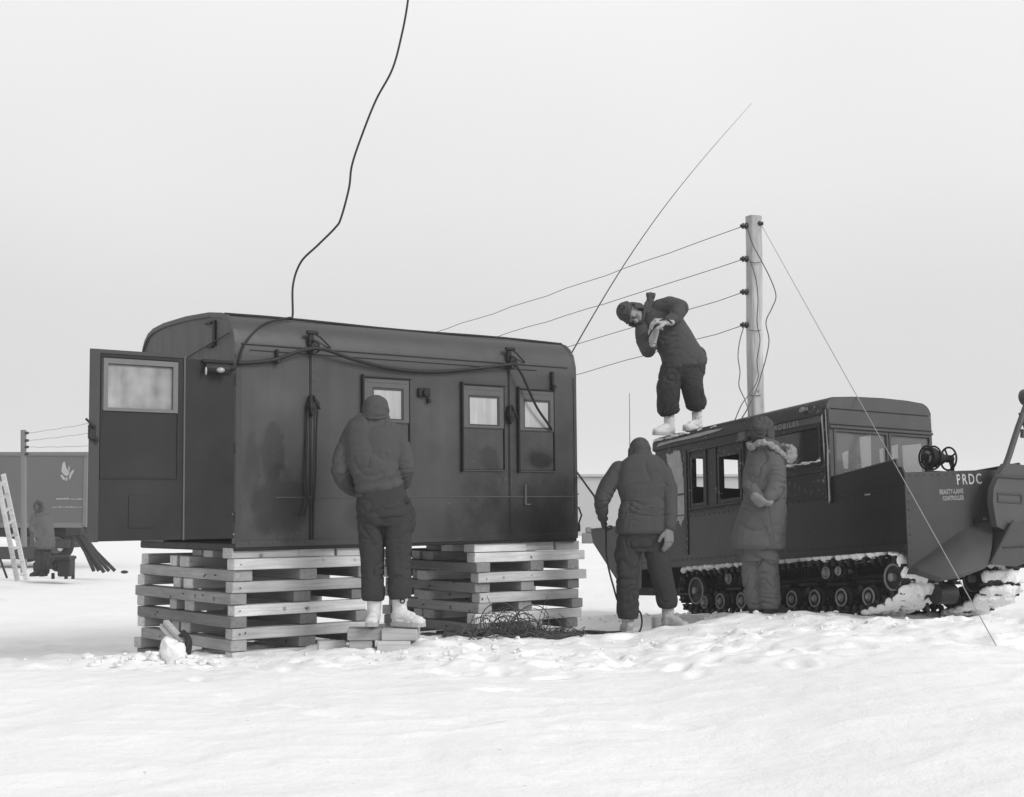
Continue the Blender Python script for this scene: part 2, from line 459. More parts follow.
def blob(name, g, m, parent, voxel=.008, smooth=4, disp=None, sfac=.6):
    me = bpy.data.meshes.new(name + '_raw'); me.from_pydata(g.v, [], g.f); me.validate()
    import bmesh
    bm = bmesh.new(); bm.from_mesh(me); bmesh.ops.recalc_face_normals(bm, faces=bm.faces); bm.to_mesh(me); bm.free()
    o = bpy.data.objects.new(name + '_raw', me); col.objects.link(o)
    r = o.modifiers.new('r', 'REMESH'); r.mode = 'VOXEL'; r.voxel_size = voxel
    s = o.modifiers.new('s', 'SMOOTH'); s.factor = sfac; s.iterations = smooth
    dg = bpy.context.evaluated_depsgraph_get()
    me2 = bpy.data.meshes.new_from_object(o.evaluated_get(dg))
    bpy.data.objects.remove(o); bpy.data.meshes.remove(me)
    off = parent.location if parent else V((0, 0, 0))
    no = [v.normal.copy() for v in me2.vertices]
    for v, n in zip(me2.vertices, no):
        p = v.co.copy()
        if disp: p += n * disp(p, n)
        v.co = p - off
    me2.name = name
    return link(name, me2, m, parent, True)
SKY0, SKY1, SKY2, SKYZ, SUNE = 6.8, 7.1, 8.6, 6.0, 2.0

# ------------------------------------------------------------------ frames measured from the photograph
VAN_O = V((-2.2207, 11.3646, .8266))
VAN_M = Matrix(((.771218, .636538, .006412), (-.636505, .771245, -.006555), (-.009118, .000974, .999958))).transposed()
WE_O = V((2.86621, 12.8, .21028))
WE_M = Matrix(((.421905, -.903350, .077167), (.906640, .420338, -.036333), (.000385, .085292, .996356))).transposed()
VL, VW = 3.7, 1.757
def vw(x, y, z): return VAN_O + VAN_M @ V((x, y, z))
def ww(x, y, z): return WE_O + WE_M @ V((x, y, z))

def sst(a, b, x):
    t = max(0.0, min(1.0, (x - a) / (b - a))); return t * t * (3 - 2 * t)

def ground_base(x, y):
    z = .02 - .075 * (1 - sst(-2.2, -1.0, x)) * sst(9.5, 10.5, y) + .15 * sst(.7, 2.6, x) * (1 - .7 * sst(15, 30, y))
    z -= .16 * sst(12.0, 15, y) + .32 * sst(15, 32, y)
    z -= .07 * sst(10.7, 12.6, y + .12 * math.sin(x * 3)) * (1 - sst(-2.9, -2.3, x)) 
    s = (x - WE_O.x) * .4231 - (y - WE_O.y) * .9061; t = (x - WE_O.x) * .9066 + (y - WE_O.y) * .4203
    if -7 < s < 4 and -2 < t < 4:
        w = sst(-1.0, -.15, t) * (1 - sst(2.2, 3.8, t)) * sst(-6.5, -4.0, s) * (1 - sst(1.3, 3.4, s))
        zp = .175 + .0775 * max(-4.6, min(2, s)) - .036 * t
        if s > .3: zp -= .07 * sst(.3, .9, s) * (1 - sst(1.6, 2.6, s))
        z = z * (1 - w) + zp * w
    d = math.hypot(x, y)
    z += sst(60, 400, d) * 1.2 * (noise.noise(V((x * .004, y * .004, 0))))
    return z

FOOT = {}
rfp = random.Random(77)
def add_foot(fx, fy, an, fd):
    for i in range(-1, 2):
        for j in range(-1, 2): FOOT.setdefault((int(fx * 2 // 1) + i, int(fy * 2 // 1) + j), []).append((fx, fy, math.cos(an), math.sin(an), fd))
for tr_ in range(7):                      # trails of footprints
    fx, fy = rfp.uniform(-4, 5), rfp.uniform(8.6, 11.5); an = rfp.uniform(0, 6.28)
    for k in range(rfp.randint(4, 10)):
        an += rfp.uniform(-.25, .25); fx += math.cos(an) * .36; fy += math.sin(an) * .36
        add_foot(fx - math.sin(an) * .1 * (-1) ** k, fy + math.cos(an) * .1 * (-1) ** k, an, rfp.uniform(.008, .022))
for k in range(210): add_foot(rfp.uniform(-3, 4.5), rfp.gauss(10.9, .8), rfp.uniform(0, 6.28), rfp.uniform(.014, .034))

def ground(x, y):
    z = ground_base(x, y)
    near = 1 - sst(22, 60, math.hypot(x, y))
    p = V((x, y, 0))
    z += .035 * noise.noise(p * .35) * near
    if near > .01:
        # trampled texture: footprints and clods
        a = noise.noise(p * 1.6 + V((3, 1, 5))); b = noise.noise(p * 4.1 + V((7, 2, 1))); c = noise.noise(p * 10 + V((1, 8, 3)))
        work = sst(9.0, 10.3, y + .4 * a) * (1 - sst(13.5, 17, y))
        z += near * (.018 * a + .012 * b * (.4 + work) + .006 * c * (.3 + work))
        z += near * work * .03 * max(0, b + .1) ** 2
        # wind crust steps in the foreground
        r = 1 - abs(noise.noise(V((x * 1.5 + .5 * a, y * 2.0, 4)))); r3 = 1 - abs(noise.noise(V((x * 3.7, y * 4.3 + b, 9))))
        z += near * (.012 * r ** 4 + .010 * r3 ** 3 * (.45 + .55 * work) + .003 * noise.noise(p * 22))
        if 5 < y < 14 and -6 < x < 6:
            for (fx, fy, ca, sa, fd) in FOOT.get((int(x * 2 // 1), int(y * 2 // 1)), ()):
                u = (x - fx) * ca + (y - fy) * sa; v = -(x - fx) * sa + (y - fy) * ca
                e2 = (u / .16) ** 2 + (v / .065) ** 2
                if e2 < 5: z += -fd * math.exp(-e2 ** 2 * .9) + fd * .35 * math.exp(-((e2 - 2.1) ** 2) * 1.6)
    # heap thrown up at the corner of the stack of timbers
    for (hx, hy, hr, hh) in ((-2.75, 10.8, .3, .05), (-2.35, 10.66, .2, .04), (-3.1, 10.9, .3, .04), (-.65, 11.35, .25, .06), (.9, 12.45, .35, .03), (1.9, 12.55, .4, .04), (2.9, 11.6, .4, .03), (3.9, 11.6, .5, .04)):
        d2 = ((x - hx) ** 2 + (y - hy) ** 2) / hr ** 2
        if d2 < 9: z += hh * math.exp(-d2) * (1 + .5 * noise.noise(p * 9))
    return z

def axis(fine0, fine1, step, far0, far1, grow=1.12):
    a = [fine0 + i * step for i in range(int(round((fine1 - fine0) / step)) + 1)]
    s = step; x = a[-1]; hi = []
    while x < far1: s *= grow; x += s; hi.append(x)
    s = step; x = a[0]; lo = []
    while x > far0: s *= grow; x -= s; lo.append(x)
    return lo[::-1] + a + hi

xs = axis(-5.6, 6.0, .036, -1500, 1500)
ys = axis(5.0, 17.0, .036, -60, 1500, 1.09)
gg = G()
gg.v = [V((x, y, ground(x, y))) for y in ys for x in xs]
nx = len(xs)
gg.f = [(j * nx + i, j * nx + i + 1, (j + 1) * nx + i + 1, (j + 1) * nx + i) for j in range(len(ys) - 1) for i in range(nx - 1)]
ms = bpy.data.materials.new('snow'); ms.use_nodes = True
nt = ms.node_tree; L = nt.links.new; b = nt.nodes['Principled BSDF']
tc = N(nt, 'ShaderNodeTexCoord')
def _n(sc, d, r=.6):
    t = N(nt, 'ShaderNodeTexNoise'); t.inputs['Scale'].default_value = sc; t.inputs['Detail'].default_value = d; t.inputs['Roughness'].default_value = r
    L(tc.outputs['Object'], t.inputs['Vector']); return t.outputs[0]
mr = N(nt, 'ShaderNodeMapRange'); mr.inputs['From Min'].default_value = .3; mr.inputs['From Max'].default_value = .7; mr.inputs['To Min'].default_value = .87; mr.inputs['To Max'].default_value = .92; L(_n(1.3, 6), mr.inputs[0])
vo = N(nt, 'ShaderNodeTexNoise'); vo.inputs['Scale'].default_value = 24; vo.inputs['Detail'].default_value = 2; L(tc.outputs['Object'], vo.inputs['Vector'])
sp = N(nt, 'ShaderNodeMapRange'); sp.inputs['From Min'].default_value = .745; sp.inputs['From Max'].default_value = .80; sp.inputs['To Min'].default_value = 1; sp.inputs['To Max'].default_value = .45; L(vo.outputs[0], sp.inputs[0])
mm = N(nt, 'ShaderNodeMath', operation='MULTIPLY'); L(mr.outputs[0], mm.inputs[0]); L(sp.outputs[0], mm.inputs[1])
cc = N(nt, 'ShaderNodeCombineColor')
for i in range(3): L(mm.outputs[0], cc.inputs[i])
L(cc.outputs[0], b.inputs['Base Color']); b.inputs['Roughness'].default_value = .75; b.inputs['Specular IOR Level'].default_value = .15
b1 = N(nt, 'ShaderNodeBump'); b1.inputs['Strength'].default_value = .5; b1.inputs['Distance'].default_value = .03; L(_n(9, 6, .65), b1.inputs['Height'])
b2 = N(nt, 'ShaderNodeBump'); b2.inputs['Strength'].default_value = .35; b2.inputs['Distance'].default_value = .008; L(_n(70, 4), b2.inputs['Height']); L(b1.outputs[0], b2.inputs['Normal'])
L(b2.outputs[0], b.inputs['Normal'])
go = gg.build('snow_ground', ms, smooth=True)
tag(go, 'white trampled snow ground reaching to the horizon', kind='structure')

# loose clods of snow: nobody could count them
cl = G()
rc = random.Random(11)
def clod(x, y, r, sink=.4):
    z = ground(x, y)
    base = len(cl.v)
    cl.ell((x, y, z + r * sink), (r * rc.uniform(.8, 1.4), r * rc.uniform(.7, 1.2), r * rc.uniform(.5, .8)), Matrix.Rotation(rc.uniform(0, 6), 3, 'Z'), 9, 6)
    o = V((rc.uniform(0, 50),) * 3)
    for i in range(base, len(cl.v)):
        c = V((x, y, z)); d = cl.v[i] - c
        cl.v[i] = c + d * (1 + .45 * noise.noise(cl.v[i] * (1.2 / r) * .8 + o))
for k in range(260):
    x = rc.gauss(-.3, 2.2); y = rc.choice((rc.uniform(10.2, 12.2), rc.gauss(10.9, .3)))
    if x > 1: y += .6
    clod(x, y, abs(rc.gauss(0, .009)) + .004)
for k in range(160):
    s = rc.uniform(-3.5, 1.6); p = ww(s, rc.uniform(-.7, -.08), 0); clod(p.x, p.y, min(.03, abs(rc.gauss(0, .009)) + .005))
for k in range(60): clod(rc.gauss(-2.75, .3), rc.gauss(10.75, .12), abs(rc.gauss(0, .014)) + .008)
cl = cl.build('snow_clods', M['snow_crust'], None, 40)
tag(cl, 'loose clods of snow scattered by boots and tracks', kind='stuff')

# ================================================================== equipment shelter (the box body on the timber stacks)
van = empty('equipment_shelter', VAN_O, VAN_M)
tag(van, 'dark windowed box shelter body with rounded roof set up on stacked timbers', 'shelter')
EAVE = 1.56
near = [(0, 1.56), (.004, 1.66), (.03, 1.76), (.075, 1.83), (.14, 1.882), (.24, 1.918), (.45, 1.945), (.88, 1.958)]
prof = near + [(VW - y, z) for y, z in reversed(near[:-1])]
# side walls
g = G(); g.box((0, 0, .03), (VL, .035, EAVE)); g.build('side_wall', M['van'], van)
g = G(); g.box((0, VW - .035, .03), (VL, VW, EAVE)); g.build('side_wall', M['van'], van)
# floor
g = G(); g.bbox((0, .0, -.03), (VL, VW, .03), .01); fl = g.build('floor_frame', M['van_dark'], van)
g = G()
for y in (.3, 1.45): g.bbox((.02, y - .05, -.03 - .0), (VL - .02, y + .05, -.032 + .001), .001)
# roof shell
g = G(); n = len(prof)
inn = [(.035 + (y / VW) * (VW - .07), z - .035) for y, z in prof]
vs = [(x, y, z) for x in (0, VL) for y, z in prof] + [(x, y, z) for x in (0, VL) for y, z in inn]
fs = []
for i in range(n - 1):
    fs += [(i, i + 1, n + i + 1, n + i), (2 * n + i, 3 * n + i, 3 * n + i + 1, 2 * n + i + 1), (i, 2 * n + i, 2 * n + i + 1, i + 1), (n + i, n + i + 1, 3 * n + i + 1, 3 * n + i)]
fs += [(0, n, 3 * n, 2 * n), (n - 1, 3 * n - 1, 4 * n - 1, 2 * n - 1)]
g.add(vs, fs); roof = g.build('roof', M['van_roof'], van, 35)
# roof edging along the ends
for x in (-.012, VL - .02):
    g = G()
    for i in range(n - 1):
        (y0, z0), (y1, z1) = prof[i], prof[i + 1]
        g.add([(x, y0, z0 - .03), (x, y1, z1 - .03), (x, y1, z1 + .008), (x, y0, z0 + .008), (x + .032, y0, z0 - .03), (x + .032, y1, z1 - .03), (x + .032, y1, z1 + .008), (x + .032, y0, z0 + .008)],
              [(0, 1, 2, 3), (7, 6, 5, 4), (3, 2, 6, 7), (1, 0, 4, 5)])
    g.build('roof_edging', M['van_roof'], roof, 35)
g = G(); g.tube([(x / 10 * VL, .20, 1.913 + .006 * math.sin(x)) for x in range(11)], .011, 6); g.build('drip_rail', M['van_dark'], roof)
# end walls: the one at x=0 has the doorway behind the open door
def endwall(x0, x1, hole, m, name):
    g = G()
    low = [(y, z) for y, z in prof if z >= EAVE]
    if hole:
        y0, y1, z1 = hole
        g.box((x0, .0, .03), (x1, y0, z1)); g.box((x0, y1, .03), (x1, VW, z1))
    else:
        z1 = 1.5; g.box((x0, .0, .03), (x1, VW, z1))
    poly = [(0.002, z1)] + [(y + .002 * (1 if y < .5 else -1), z - .003) for y, z in prof] + [(VW - .002, z1)]
    g.prism(poly, x0, x1, 0)
    return g.build(name, m, van)
endwall(.004, .035, (.06, 1.3, 1.49), M['van_end'], 'end_wall')
endwall(VL - .035, VL - .004, None, M['van'], 'end_wall')
# bulkhead fitting inside the doorway and inner floor so that the opening reads as a room
g = G(); g.box((.06, .05, 1.46), (VL - .05, VW - .05, 1.475)); g.build('inner_ceiling', M['van_in'], van)
g = G()
g.bbox((.5, 1.3, .03), (3.2, 1.7, .8), .01); g.bbox((.5, 1.35, .81), (3.2, 1.7, 1.3), .01); g.build('equipment_rack', M['van_in'], van)
# seams and rails on the near side
def strip(name, lo, hi, m, par=van, b=.003):
    g = G(); g.bbox(lo, hi, b); return g.build(name, m, par)
strip('corner_post', (-.006, -.008, .03), (.05, .0, 1.56), M['van_door_edge'])
strip('corner_post', (VL - .03, -.007, .03), (VL + .006, .0, 1.56), M['van'])
strip('belt_rail', (.36, -.007, .395), (VL - .03, .0, .407), M['van_rail'])
strip('bottom_rail', (0, -.012, .0), (VL, -.001, .05), M['van'])
strip('eave_rail', (.05, -.012, 1.648), (VL - .1, .006, 1.66), M['van_rail'])
strip('eave_rail', (.12, -.006, 1.60), (VL - .5, .001, 1.606), M['van_dark'])
for x in (.693, 2.85):
    strip('section_seam', (x - .006, -.005, .05), (x + .006, .0, 1.648), M['van_dark'])
    strip('section_seam_flange', (x + .012, -.008, .05), (x + .03, .0, 1.64), M['van'])
    h = empty('latch', (x + .0, 0, 0)); h.parent = van
    g = G()
    g.prism([(-.05, 1.16), (-.018, 1.25), (.012, 1.26), (.07, 1.19), (.055, 1.12), (.0, 1.08)], -.045, -.002, 1)
    g.cyl((0, -.06, 1.17), (0, .0, 1.17), .028, n=12); g.tube([(.01, -.05, 1.25), (.03, -.06, 1.19), (.07, -.05, 1.14)], .01, 6)
    g.tube([(-.02, -.05, 1.22), (-.03, -.06, 1.16), (-.01, -.05, 1.09)], .009, 6)
    g.build('latch_body', M['van_dark'], h)
    g = G()
    g.bbox((-.025, -.03, 1.60), (.025, -.0, 1.80), .006); g.bbox((-.05, -.045, 1.77), (.06, -.01, 1.80), .006)
    g.cyl((0, -.07, 1.66), (0, -.01, 1.66), .03, n=10); g.tube([(0, -.04, 1.72), (.04, -.07, 1.69), (.05, -.06, 1.63), (.0, -.07, 1.6), (-.04, -.05, 1.64)], .011, 6)
    g.tube([(.0, -.03, 1.79), (.09, -.02, 1.75), (.2, -.008, 1.67)], .008, 6)
    g.build('top_clamp', M['van_dark'], h)
# windows
def window(x0, x1, z0, z1, gx0, gx1, gz0, gz1, low=True, par=van, y=0, m=M['pane'], fm=M['van_trim']):
    w = G(); f = .018
    zf = gz0 - .03
    w.holed(x0, x1, zf, z1, [(gx0 - .018, gx1 + .018, gz0 - .012, gz1 + .02)], y - .016, y - .0005)
    w = w.build('window', fm, par)
    q = G(); q.box((gx0 - .016, y - .004, gz0 - .01), (gx1 + .016, y - .001, gz1 + .018)); q.build('pane', m, w)
    q = G(); q.holed(gx0 - .018, gx1 + .018, gz0 - .012, gz1 + .02, [(gx0, gx1, gz0, gz1)], y - .011, y - .0045); q.build('sash', M['van_door_edge'], w)
    q = G(); q.bbox((x0 - .022, y - .036, z0 - .02), (x0 - .004, y - .0, z1 + .03), .003)
    q.bbox((x0 - .02, y - .03, z1 + .004), (x1 + .02, y - .0, z1 + .016), .003)
    q.bbox((x1 + .003, y - .02, z0), (x1 + .012, y - .0, z1), .003)
    q.build('channel', M['van_dark'], w)
    q = G(); q.bbox((x0 + .03, y - .02, z1 - .035), (x1 - .02, y - .0165, z1 - .01), .001); q.build('hood', M['van_trim'], w)
    if low:
        q = G(); q.bbox((x0 + .004, y - .009, z0), (x1 - .004, y - .0006, zf - .012), .003); q.build('sliding_shutter', M['van'], w)
        q = G(); q.bbox((x0, y - .013, z0 - .014), (x1 + .02, y - .0, z0 - .004), .002); q.build('shutter_rail', M['van_rail'], w)
        q = G(); q.bbox((x0, y - .013, zf - .010), (x1, y - .0, zf - .002), .002); q.build('shutter_rail', M['van_rail'], w)
    return w
window(1.225, 1.70, .68, 1.43, 1.33, 1.625, 1.085, 1.335)
window(2.304, 2.78, .65, 1.42, 2.384, 2.711, 1.067, 1.314)
window(2.97, 3.40, .646, 1.406, 3.042, 3.339, 1.057, 1.30)
# small fittings
g = G(); g.bbox((1.80, -.03, 1.29), (1.93, -.0, 1.37), .008); g.cyl((1.865, -.06, 1.33), (1.865, -.02, 1.33), .03, n=14); g.bbox((1.9, -.04, 1.24), (1.93, -.0, 1.28), .005); g.build('socket_box', M['van_dark'], van)
g = G(); g.bbox((.355, -.035, 1.50), (.38, -.0, 1.62), .005); g.cyl((.367, -.06, 1.52), (.367, -.01, 1.52), .022, n=10); g.build('cable_hook', M['van_dark'], van)
g = G(); g.bbox((3.37, -.035, 1.42), (3.40, -.0, 1.60), .005); g.cyl((3.385, -.06, 1.45), (3.385, -.01, 1.45), .02, n=10); g.build('cable_hook', M['van_dark'], van)
g = G(); g.bbox((3.03, -.02, .32), (3.05, -.0, .52), .004); g.bbox((3.05, -.02, .32), (3.1, -.0, .335), .004); g.build('grab_hook', M['van_trim'], van)
g = G(); g.tube([(.655, -.03, 1.14), (.65, -.02, .9), (.64, -.022, .6), (.655, -.03, .35), (.62, -.03, .25), (.57, -.03, .26)], .011, 7); g.build('rope', M['van_dark'], van, True)
g = G(); g.tube([(.75, -.03, 1.12), (.745, -.02, .9), (.735, -.025, .6), (.725, -.02, .42), (.71, -.02, .05)], .008, 7); g.build('rope', M['van_dark'], van, True)
g = G(); g.bbox((VL - .0, .02, .06), (VL + .07, .12, .14), .01); g.bbox((VL, .03, .2), (VL + .03, .1, .36), .008); g.tube([(VL + .02, .0, .3), (VL + .05, -.01, .22), (VL + .02, .0, .14)], .009, 6); g.bbox((VL, .02, .42), (VL + .05, .04, .43), .002); g.build('towing_bracket', M['van_dark'], van)
g = G(); g.tube(spline([(-.03, .03, .38), (-.05, .0, .3), (-.02, -.01, .25), (-.04, .0, .17), (-.02, -.01, .1)], 5), .012, 6); g.build('door_chain', M['steel'], van, True)
# mast clip on the end wall
g = G(); g.bbox((-.02, .34, 1.66), (.0, .385, 1.875), .004); g.bbox((-.03, .385, 1.85), (.0, .5, 1.868), .004); g.bbox((-.03, .38, 1.65), (.0, .47, 1.668), .004); g.build('mast_clip', M['van_dark'], van)
g = G(); g.tube([(-.02, .93, 1.585), (-.03, .5, 1.66), (-.02, .09, 1.74)], .006, 6); g.build('end_rail', M['van_dark'], van)
# hinged end door swung right round, in line with the side
door = empty('end_door', (-.02, -.0, 0)); door.parent = van
g = G(); g.holed(-1.205, -.442, .075, 1.52, [(-1.12, -.51, 1.07, 1.455)], -.02, .02); g.build('door_panel', M['van_door'], door)
g = G(); g.box((-.436, -.018, .075), (-.0, .018, 1.495)); g.build('door_panel', M['van_door'], door)
g = G(); g.bbox((-1.222, -.03, .07), (-1.14, -.0205, 1.525), .004); g.build('door_stile', M['van_door_edge'], door)
g = G(); g.bbox((-.452, -.03, .07), (-.438, -.0205, 1.515), .003); g.build('door_stile', M['van_trim'], door)
g = G(); g.bbox((-1.14, -.028, 1.495), (-.452, -.0205, 1.525), .004); g.build('door_rail', M['van_door_edge'], door)
g = G(); g.holed(-1.135, -.49, .545, 1.485, [(-1.12, -.505, .56, 1.47)], -.028, -.0205); g.build('door_moulding', M['van_dark'], door)
dw = G(); dw.holed(-1.115, -.505, 1.06, 1.46, [(-1.08, -.545, 1.085, 1.42)], -.034, -.0205); dw = dw.build('door_window', mat('door_window_frame', .15, .5, .15, 6), door)
g = G(); g.box((-1.11, -.012, 1.072), (-.52, -.006, 1.45)); g.build('pane', M['door_pane'], dw)
g = G(); g.bbox((-1.09, -.032, 1.415), (-.545, -.012, 1.425), .002); g.build('blind_rod', M['van_dark'], dw)
g = G(); g.bbox((-.9, -.026, .17), (-.68, -.0205, .42), .004); g.build('door_patch', M['van_door'], door)
g = G(); g.tube([(-1.19, -.03, .9), (-1.2, -.07, .93), (-1.27, -.08, .99)], .009, 7); g.bbox((-1.235, -.06, .84), (-1.18, -.03, .95), .01); g.tube([(-1.19, -.05, .86), (-1.16, -.06, .82)], .012, 6); g.build('handle', M['dark_steel'], door)
lamp = G(); lamp.bbox((-.30, -.05, 1.47), (-.02, -.02, 1.50), .008); lamp.bbox((-.12, -.09, 1.42), (-.02, -.02, 1.46), .01); lamp.cyl((-.28, -.05, 1.43), (-.10, -.09, 1.42), .035, .045, 14)
lamp = lamp.build('door_lamp', M['van_dark'], door)
g = G(); g.ell((-.18, -.115, 1.41), (.035, .03, .022)); g.ell((-.29, -.08, 1.40), (.010, .012, .034)); g.build('reflector', mat('lamp_reflector', .4, .25, .2, 20, metal=.3), lamp, True)
g = G()
for z in (.2, .75, 1.3): g.cyl((-.0, -.012, z), (-.0, -.012, z + .09), .013, n=10)
g.build('hinge', M['van_dark'], door)

# ================================================================== timber stacks
YAW = Matrix.Rotation(R(39.535), 3, 'Z')
rt = random.Random(5)
def crib(name, x0, lx, ly, label, seed):
    rt = random.Random(seed)
    o = vw(x0, 0, 0); o.z = 0
    root = empty('timber_stack', o, YAW)
    tag(root, label, 'timber stack', 'stacks of timber under the shelter')
    h = .088; top = .735
    for k in range(10):
        z1 = top - k * .0925
        alongL = (k % 2 == 0)
        if alongL:
            rows = [(.0, .12), (ly * .45 + rt.uniform(-.05, .05), .17), (ly * .45 + .20 + rt.uniform(0, .1), .13), (ly - .14, .14)]
            if k == 8: rows = rows[:1] + rows[-1:]
            for (y, w) in rows:
                a = rt.uniform(-.03, .05); e = rt.uniform(-.10, .07)
                zz = rt.uniform(-.003, .001)
                g = G(); g.beam((a, y + w / 2 + rt.uniform(-.01, .01), z1 - h / 2 + zz), (lx + e, y + w / 2 + rt.uniform(-.012, .012), z1 - h / 2 + rt.uniform(-.003, .001)), w, h, ch=.005)
                g.build('timber', M['timber'], root)
        else:
            for (x, w) in ((.0, .155 + rt.uniform(-.03, .02)), (lx * .44 + rt.uniform(-.06, .1), .16), (lx - .16 + rt.uniform(-.04, .02), .14)):
                a = rt.uniform(-.02, .03); e = rt.uniform(-.14, .07)
                dx = rt.uniform(-.015, .02)
                g = G(); g.beam((x + w / 2 + dx, a, z1 - h / 2), (x + w / 2 + dx + rt.uniform(-.01, .01), ly + e, z1 - h / 2 + rt.uniform(-.003, .001)), w, h, ch=.005)
                g.build('timber', M['timber_y'], root)
    # short packers between the top course and the floor of the shelter
    for (x, xe, y) in ((.0, .62, .03), (.63, .98, .05), (1.0, lx, .04), (.03, .7, .42), (.72, lx, .44), (.1, lx - .1, .76), (.55, 1.1, ly - .3)):
        g = G(); g.bbox((x, y, .738), (xe, y + .16, .822 - .0 + y * .0), .004)
        g.build('packer', M['timber'], root)
    # nail heads
    g = G()
    for k in range(9):
        z1 = top - k * .0925 - h / 2
        for q in range(2):
            if k % 2 == 0:
                x = rt.choice((.06, .11, lx * .5, lx - .08)); g.cyl((x, -.016, z1 + rt.uniform(-.02, .02)), (x, .0, z1), .0045, n=7)
            else:
                y = rt.uniform(.1, ly - .1); g.cyl((-.022, y, z1 + rt.uniform(-.02, .02)), (.0, y, z1), .0045, n=7)
    g.build('nail_head', M['van_dark'], root)
    return root
crib('a', -.01, 1.34, 1.75, 'stack of crossed timbers under the open door end of the shelter', 3)
crib('b', 2.46, 1.30, 1.55, 'stack of crossed timbers behind the wire tangle, under the far shelter end', 9)
# skids between stacks and body
for i, (y, lab) in enumerate(((.22, 'near squared skid beam lying on the timber stacks under the shelter'), (1.3, 'rear squared skid beam lying on the timber stacks under the shelter'))):
    pass

# ================================================================== tracked vehicle
we = empty('tracked_vehicle', WE_O, WE_M)
tag(we, 'dark tracked snow vehicle with enclosed cab, snow caked tracks and boat shaped end', 'tracked vehicle')
CX, CYW = -3.02, 1.20
# hull side plates
g = G(); g.box((-3.35, 0, .50), (1.06, .02, 1.048)); g.build('hull_side', M['hull'], we)
g = G(); g.box((-3.35, 1.36, .50), (1.06, 1.38, 1.10)); g.build('hull_side', M['hull'], we)
# raised gunwale plates alongside the open well
for y0, y1 in ((0, .02), (1.36, 1.38)):
    g = G(); zz = 1.05 if y0 == 0 else 1.10
    if y0 == 0: g.prism([(.07, zz), (1.06, zz), (1.06, 1.15), (1.03, 1.21), (.985, 1.21), (.965, 1.268), (.08, 1.2)], y0, y1, 1)
    else: g.prism([(.07, zz), (1.06, zz), (.98, 1.29), (.07, 1.27)], y0, y1, 1)
    g.build('gunwale_plate', M['hull'] if y0 == 0 else M['bow'], we)
g = G(); g.tube([(.08, .01, 1.205), (.965, .01, 1.272)], .014, 8); g.build('gunwale_rim', M['hull'], we)
g = G(); g.tube([(.07, 1.37, 1.275), (.99, 1.37, 1.30)], .016, 8); g.build('gunwale_rim', M['hull'], we)
# decks and belly
g = G(); g.box((-3.3, .02, .52), (1.04, 1.36, .56)); g.build('hull_floor', M['dark_steel'], we)
g = G(); g.prism([(-2.9, .53), (-2.6, .14), (.1, .14), (.5, .4), (.55, .519), (-2.9, .519)], .50, .88, 1); g.build('belly', M['dark_steel'], we)
g = G(); g.box((.05, .02, .93), (1.04, 1.36, .95)); g.build('well_deck', M['dark_steel'], we)
# boat shaped far end
g = G(); g.prism([(-3.36, 1.0), (-4.52, 1.015), (-4.55, .99), (-4.5, .86), (-3.95, .42), (-3.55, .22), (-3.36, .3)], .0, 1.36, 1); g.build('stern_float', M['hull'], we)
g = G(); g.tube([(-3.35, -.005, 1.005), (-4.52, -.005, 1.02), (-4.52, 1.37, 1.02)], .014, 8); g.build('stern_rim', M['hull'], we)
g = G(); g.box((-3.36, 0.02, .3), (-3.34, 1.36, 1.0)); g.build('stern_bulkhead', M['hull'], we)
g = G(); g.box((-3.36, .0, 1.0), (-3.03, 1.36, 1.045)); g.build('rear_deck', M['hull'], we)
# near end: upright face carrying the lettering
e = 1.07
face = [(0, .352), (.55, .66), (.72, .745), (.93, .775), (1.36, .775), (1.36, 1.25), (.0, 1.155)]
g = G(); g.prism([(y, z) for y, z in face], e - .02, e, 0); g.build('end_face', M['bow'], we)
# flared spray plate that juts out below the face, its seam and the keel part beside it
g = G()
K = [(e, 0, .352), (e, .55, .66), (e, .72, .745), (e, .93, .775)]
B = [(e + .12, -.0, .325), (e + .27, .10, .262), (e + .27, .36, .30), (e + .27, .62, .38)]
sub = lambda A, B, t: tuple(a + (b - a) * t for a, b in zip(A, B))
rows = [[sub(k, b_, t) for k, b_ in zip(K, B)] for t in (0, .33, .66, 1)]
rows[1] = [(x + .03, y, z + .015) for x, y, z in rows[1]]; rows[2] = [(x + .025, y, z + .012) for x, y, z in rows[2]]
under = [[(e - .03, y, z - .05) for x, y, z in rows[0]], [(x - .05, y, z - .03) for x, y, z in rows[-1]]]
allr = rows + [under[1], under[0]]
vs = [p for r in allr for p in r]; fs = []
for i in range(len(allr)):
    j = (i + 1) % len(allr)
    for k in range(3): fs.append((i * 4 + k, i * 4 + k + 1, j * 4 + k + 1, j * 4 + k))
fs += [tuple(i * 4 for i in range(6)), tuple(i * 4 + 3 for i in reversed(range(6)))]
g.add(vs, fs); g.build('spray_plate', M['bow'], we, 30)
g = G()
A4 = [(e, .93, .775), (e, 1.36, .80), (e, 1.40, .60), (e - .02, 1.30, .42), (e - .02, .98, .40), (e - .02, .70, .41)]
B4 = [(e + .22, .93, .74), (e + .22, 1.27, .74), (e + .24, 1.30, .52), (e + .25, 1.18, .44), (e + .27, .93, .37), (e + .28, .64, .385)]
g.add(A4 + B4, [(0, 1, 2, 3, 4, 5), (11, 10, 9, 8, 7, 6)] + [(i, (i + 1) % 6, 6 + (i + 1) % 6, 6 + i) for i in range(6)])
g.build('keel_plate', M['bow'], we)
g = G(); g.tube([(e + .235, .95, .76), (e + .285, .63, .39)], .012, 6); g.tube([(e + .26, .8, .53), (e + .262, 1.26, .57)], .006, 6); g.build('keel_seam', M['bow'], we)
g = G(); g.bbox((e + .05, 1.1, .37), (e + .2, 1.2, .44), .01); g.build('tow_eye', M['dark_steel'], we)
